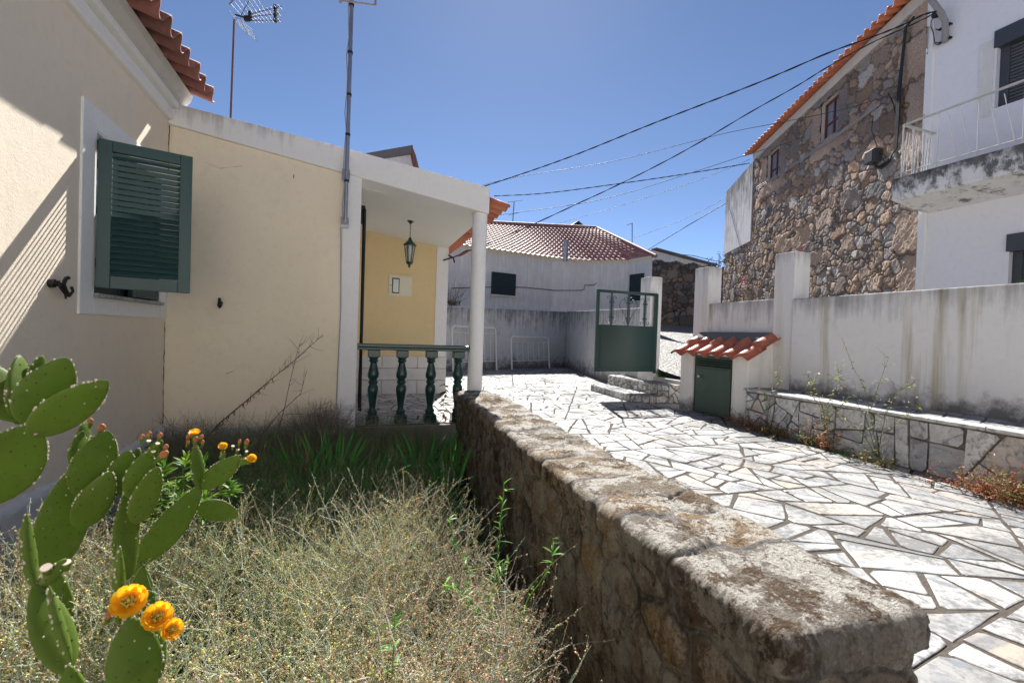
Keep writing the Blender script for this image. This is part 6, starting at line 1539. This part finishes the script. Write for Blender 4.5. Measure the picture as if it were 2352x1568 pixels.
cactus('prickly pear with many crowded pads and withered flowers left of the leafy plant', 1.45, [
    (120, 1310, 172, 1070, 92, 0, 10, 0), (188, 1140, 246, 987, 82, .0, 10, .02), (196, 1128, 214, 1000, 52, .06, 35, .08), (184, 1215, 254, 1083, 66, -.03, 12, -.03),
    (172, 1075, 186, 990, 30, .02, 55, .04), (186, 1040, 194, 968, 26, .06, 50, .08), (288, 1330, 293, 1112, 48, .0, 40, .02), (262, 1140, 294, 1033, 56, .03, 15, .04), (296, 1130, 316, 1028, 30, .1, 50, .12),
    (303, 1145, 340, 1036, 56, .0, 20, .02), (312, 1200, 360, 1070, 52, -.02, 30, -.01), (340, 1050, 372, 1010, 20, .02, 40, .03)],
    [(207, 970, 8, 'old', .06), (233, 987, 11, 'old', .02), (326, 1006, 7, 'old', .02), (342, 1000, 8, 'old', .02), (367, 1003, 8, 'old', .03), (342, 1012, 7, 'scar', .0), (362, 1018, 7, 'scar', .0), (352, 1036, 7, 'scar', -.02), (380, 1030, 8, 'old', .0), (372, 1047, 12, 'old', -.02, (.6, -.3, .6))], 2)
cactus('prickly pear with two raised pads and small orange flowers right of the leafy plant', 1.65, [
    (318, 1300, 463, 1116, 66, 0, 15, .05), (459, 1122, 448, 1018, 26, .05, 40, .06), (464, 1122, 554, 1046, 50, .05, 12, .08), (452, 1160, 548, 1184, 50, .12, 30, .2), (548, 1066, 578, 1050, 14, .08, 30, .08), (509, 1058, 513, 1034, 8, .08, 40, .08)],
    [(447, 996, 12, 'open', .06, (0, -.2, 1)), (432, 1005, 7, 'old', .06), (462, 1006, 7, 'old', .06), (449, 1012, 8, 'old', .04), (465, 1018, 6, 'old', .05), (431, 1018, 6, 'old', .06),
     (512, 1026, 10, 'open', .08, (.1, -.6, .7)), (577, 1054, 11, 'open', .08, (.3, -.6, .6)), (535, 1024, 6, 'scar', .08), (546, 1032, 6, 'scar', .07), (566, 1036, 6, 'scar', .08), (562, 1052, 6, 'scar', .07), (550, 1016, 6, 'old', .08), (566, 1018, 8, 'old', .08)], 3)
cactus('prickly pear in the lower left corner with a thin upright pad', 1.0, [
    (156, 1545, 78, 1340, 72, 0, 20, .02), (74, 1348, 55, 1180, 22, .02, 45, .03), (90, 1352, 152, 1282, 30, .03, 30, .05), (158, 1520, 108, 1345, 16, -.03, 45, -.01)],
    [(106, 1303, 17, 'scar', .02, (.05, -.5, .8)), (152, 1291, 15, 'scar', .05, (.1, -.3, .9))], 4)
cactus('nearest prickly pear carrying three large open orange flowers', .95, [
    (318, 1620, 296, 1418, 104, 0, 10, 0), (272, 1432, 273, 1254, 16, .02, 50, .03), (340, 1590, 352, 1440, 60, .05, 40, .06)],
    [(296, 1382, 33, 'open', -.02, (.25, -.75, .6)), (360, 1417, 29, 'open', .0, (.35, -.7, .6)), (392, 1446, 22, 'open', .0, (.5, -.6, .5)), (248, 1416, 10, 'old', .0), (315, 1362, 9, 'old', .05)], 5)

# ------------------------------------------------------------------ weeds along the bench
def tall_weed(base, tips, lab, seed, flowercol=(.75, .72, .66), fl='fluff', leafpal=((.16, .24, .07), (.24, .28, .08), (.30, .26, .08)), nl=60, name='tall_weed', twn=40, group='straggly weeds growing along the bench'):
    """base: world point; tips: list of polylines of world points"""
    v = Veg(seed); g = v.g; e = thing(name, lab, 'weed', tuple(base), group); allp = []
    for tp in tips:
        P = np.array([list(p) for p in [base]+tp])
        for k, (a, b) in enumerate(zip(P[:-1], P[1:])):
            l = np.linalg.norm(b-a); r0 = .004*(1-k/len(P)*.7); v.stems(a[None], (b-a)[None], np.array([l]), np.array([r0]), np.array([r0*.8]), np.array([[.16, .17, .08]]), 3, .03, .01)
            for s_ in np.linspace(0, 1, 6): allp.append(a+(b-a)*s_)
    A = np.array(allp); k = g.integers(len(A)//4, len(A), twn); d = np.stack([g.normal(size=twn)*.8, g.normal(size=twn)*.8, np.full(twn, .9)], 1)
    tw = v.stems(A[k], d, g.uniform(.05, .16, twn), np.full(twn, .0018), np.full(twn, .001), np.tile([[.18, .20, .09]], (twn, 1)), 3, .3, .05)
    k = g.integers(0, len(A), nl); D_ = np.stack([g.normal(size=nl), g.normal(size=nl), g.uniform(-.3, .6, nl)], 1)
    v.blades(A[k], D_, g.uniform(.02, .06, nl), g.uniform(.008, .022, nl), colmix(g, nl, leafpal), 4, .5, None, .8); v.build('stems', M['leaf'], e)
    f = MB()
    for p in tw[:, -1]:
        r_ = g.uniform(.004, .010)
        for q in range(5 if fl == 'fluff' else 1):
            o_ = Vector(g.normal(size=3))*r_*.8 if fl == 'fluff' else Vector((0, 0, 0)); f.blob(Vector(p)+o_, r_*.45 if fl == 'fluff' else r_*1.5, r_*.45 if fl == 'fluff' else r_*1.5, r_*.5, 5, 4)
    tag(f.build('flower_heads', M[fl], e), kind='stuff')
def bp_(px_, d_): pass
def wpt(px_, py_, x_): return at(px_, py_, x=x_)
b = wpt(2015, 1050, 5.12); tall_weed(b, [[wpt(2005, 980, 5.10), wpt(1985, 890, 5.15), wpt(1960, 845, 5.2), wpt(1935, 775, 5.25)], [wpt(1990, 960, 5.1), wpt(1950, 900, 5.1), wpt(1905, 860, 5.05)],
    [wpt(2030, 960, 5.05), wpt(2060, 900, 5.05), wpt(2100, 880, 5.0)], [wpt(2025, 1000, 5.0), wpt(2080, 960, 4.95), wpt(2115, 930, 4.95)], [wpt(2000, 940, 5.2), wpt(2020, 880, 5.2), wpt(2040, 820, 5.25)], [wpt(1985, 1000, 5.05), wpt(1940, 960, 5.0)]],
    'tallest straggly weed with white seed tufts in front of the bench', 81, nl=110, twn=80)
b = wpt(1895, 1000, 5.2); tall_weed(b, [[wpt(1890, 940, 5.15), wpt(1870, 880, 5.15), wpt(1880, 850, 5.2)], [wpt(1900, 930, 5.15), wpt(1930, 870, 5.15), wpt(1925, 850, 5.2)], [wpt(1895, 950, 5.15), wpt(1860, 900, 5.1), wpt(1855, 860, 5.1)], [wpt(1905, 960, 5.1), wpt(1940, 920, 5.1)]],
    'green straggly weed with small white tufts left of the tallest one', 82, nl=130, twn=60)
b = wpt(1760, 985, 5.25); tall_weed(b, [[wpt(1765, 930, 5.22), wpt(1775, 890, 5.2), wpt(1790, 868, 5.2)], [wpt(1758, 930, 5.22), wpt(1755, 890, 5.2)], [wpt(1770, 940, 5.2), wpt(1760, 905, 5.2), wpt(1735, 886, 5.2)], [wpt(1765, 940, 5.2), wpt(1790, 880, 5.2), wpt(1785, 855, 5.2)]],
    'slim weed with small yellow flowers beside the cupboard', 83, fl='petal_yellow', nl=40, twn=14)
def clump(px_, py_, x_, w_, h, n, lab, seed, pal, cat='weed', name='low_weed'):
    c = at(px_, py_, x=x_); v = Veg(seed); g = v.g; e = thing(name, lab, cat, (c.x, c.y, 0), 'low reddish weeds at the foot of the bench')
    P0 = np.stack([c.x+g.normal(size=n)*w_*.22, c.y+g.normal(size=n)*w_*.5, np.zeros(n)], 1); D_ = np.stack([g.normal(size=n)*.6-.25, g.normal(size=n)*.6, np.ones(n)], 1)
    S_ = v.stems(P0, D_, h*g.uniform(.4, 1.1, n), np.full(n, .002), np.full(n, .001), colmix(g, n, [(.30, .14, .08), (.25, .20, .08)]), 4, .4, .06)
    for k in range(12):
        f = g.integers(1, 5, n); p = S_[np.arange(n), f]+g.normal(size=(n, 3))*.008; D2 = rnd_unit(g, n)+np.array([0, 0, .4])
        v.blades(p, D2, g.uniform(.012, .03, n), g.uniform(.006, .013, n), colmix(g, n, pal), 3, .4, None, .8)
    v.build('leaves', M['leaf'], e)
red = [(.34, .13, .07), (.42, .20, .10), (.25, .10, .07), (.22, .20, .07), (.45, .28, .15)]
clump(1722, 985, 5.28, .34, .25, 80, 'reddish brown weed at the corner of the cupboard and bench', 91, red)
clump(1775, 1003, 5.22, .42, .16, 110, 'low dense brown and green weed below the yellow flowers', 92, red+[(.14, .22, .06)]*2)
clump(1895, 1030, 5.16, .14, .38, 40, 'withered orange leaved weed against the bench facing', 93, [(.45, .20, .08), (.50, .28, .12), (.30, .14, .08)])
clump(1862, 1015, 5.18, .14, .16, 30, 'small green weed left of the withered one', 94, [(.14, .24, .06), (.20, .26, .08)])
clump(2010, 1055, 5.08, .22, .14, 36, 'low yellow green weed at the foot of the tallest weed', 95, [(.24, .24, .07), (.30, .18, .08), (.18, .22, .06)])
clump(2290, 1120, 4.98, .34, .22, 130, 'red stemmed weed patch at the right end of the bench', 96, [(.45, .12, .07), (.50, .25, .12), (.30, .24, .08), (.35, .10, .08)])
clump(2352, 1100, 5.0, .24, .34, 80, 'taller red and green weed at the right edge beside the bench', 97, [(.20, .26, .08), (.34, .16, .08), (.24, .22, .07)])
p = at(1925, 1040, x=5.12); rosettes('broad_leaf_weed', p.x, p.y, 0, [(0, 0, .04), (-.02, -.1, .03)], 'small rosette of broad green leaves at the foot of the bench', 'weed', [(.12, .26, .07), (.18, .32, .09)], .13, .04, 98, 10)
# small green tuft at the gate threshold
p = at(1523, 852, d=9.6); rosettes('gate_weed', p.x, p.y, p.z-.05, [(0, 0, .05), (-.12, 0, .03), (.1, .05, .04)], 'small bright green weed on the gate threshold', 'weed', [(.22, .36, .06), (.30, .42, .08)], .09, .03, 99, 14)
# climber beside the column
P = [at(1022, 965, y=5.95), at(1018, 930, y=5.95), at(1024, 900, y=5.97), at(1022, 880, y=5.97)]
v = Veg(101); g = v.g; e = thing('climber', 'thin leafy climber between the last balusters beside the granite wall', 'plant', P[0])
for a, b in zip(P[:-1], P[1:]): v.stems(np.array([list(a)]), np.array([list(b-a)]), np.array([(b-a).length]), np.array([.003]), np.array([.003]), np.array([[.2, .12, .06]]), 3, .05, 0)
n = 34; k = g.random(n)*2.99; i = k.astype(int); Pn = np.array([list(p) for p in P]); q = Pn[i]+(Pn[i+1]-Pn[i])*(k-i)[:, None]
v.blades(q, np.stack([g.normal(size=n), g.normal(size=n)*.6, g.normal(size=n)*.4], 1), g.uniform(.03, .09, n), g.uniform(.015, .04, n), colmix(g, n, [(.16, .24, .05), (.10, .12, .04), (.40, .22, .10)]), 4, .5, None, .8)
v.build('leaves', M['leaf'], e)
# plant growing on top of the back wall
c = at(1045, 702, d=15.5); v = Veg(102); g = v.g; n = 40; e = thing('wall_plant', 'pale flowering weed growing on top of the back wall beside the porch', 'weed', c)
S_ = v.stems(np.tile(np.array(list(c))-np.array([.1, 0, .0]), (n, 1))+g.normal(size=(n, 3))*np.array([.12, .05, .02]), np.stack([g.normal(size=n)*.5+.2, g.normal(size=n)*.2, np.ones(n)], 1), g.uniform(.3, .9, n), np.full(n, .006), np.full(n, .003), colmix(g, n, [(.25, .15, .12), (.2, .2, .1)]), 5, .4, .05)
v.seeds(S_[:, -1], g.uniform(.015, .03, n), colmix(g, n, [(.7, .7, .68), (.6, .55, .5)])); v.seeds(S_[:, 3], g.uniform(.01, .025, n), colmix(g, n, [(.7, .7, .68), (.3, .2, .15)]))
v.blades(S_[:, 1], rnd_unit(g, n), g.uniform(.08, .2, n), g.uniform(.03, .06, n), colmix(g, n, [(.2, .3, .06), (.4, .16, .08)]), 3, .4); v.build('stems', M['leaf'], e)
# far tree
c = at(1645, 640, d=33); e = thing('tree', 'bare thin crowned tree showing beside the stone house far off', 'tree', (c.x, c.y, 2)); v = Veg(103); g = v.g
mb = MB(); mb.tube([(c.x, c.y, 2), (c.x, c.y, c.z)], .12, 8, r1=.06); mb.build('trunk', M['dead'], e)
n = 46; S_ = v.stems(np.tile(list(c), (n, 1))-np.array([0, 0, .4])+g.normal(size=(n, 3))*.15, np.stack([g.normal(size=n)*.45, g.normal(size=n)*.4, np.ones(n)], 1), g.uniform(.6, 2.3, n), np.full(n, .025), np.full(n, .008), colmix(g, n, [(.12, .09, .08)]), 5, .3, .05)
for k in range(14): v.seeds(S_[g.integers(0, n, n), g.integers(2, 6, n)]+g.normal(size=(n, 3))*.08, g.uniform(.02, .06, n), colmix(g, n, [(.10, .09, .09), (.12, .14, .08)]))
v.build('crown', M['weed'], e)
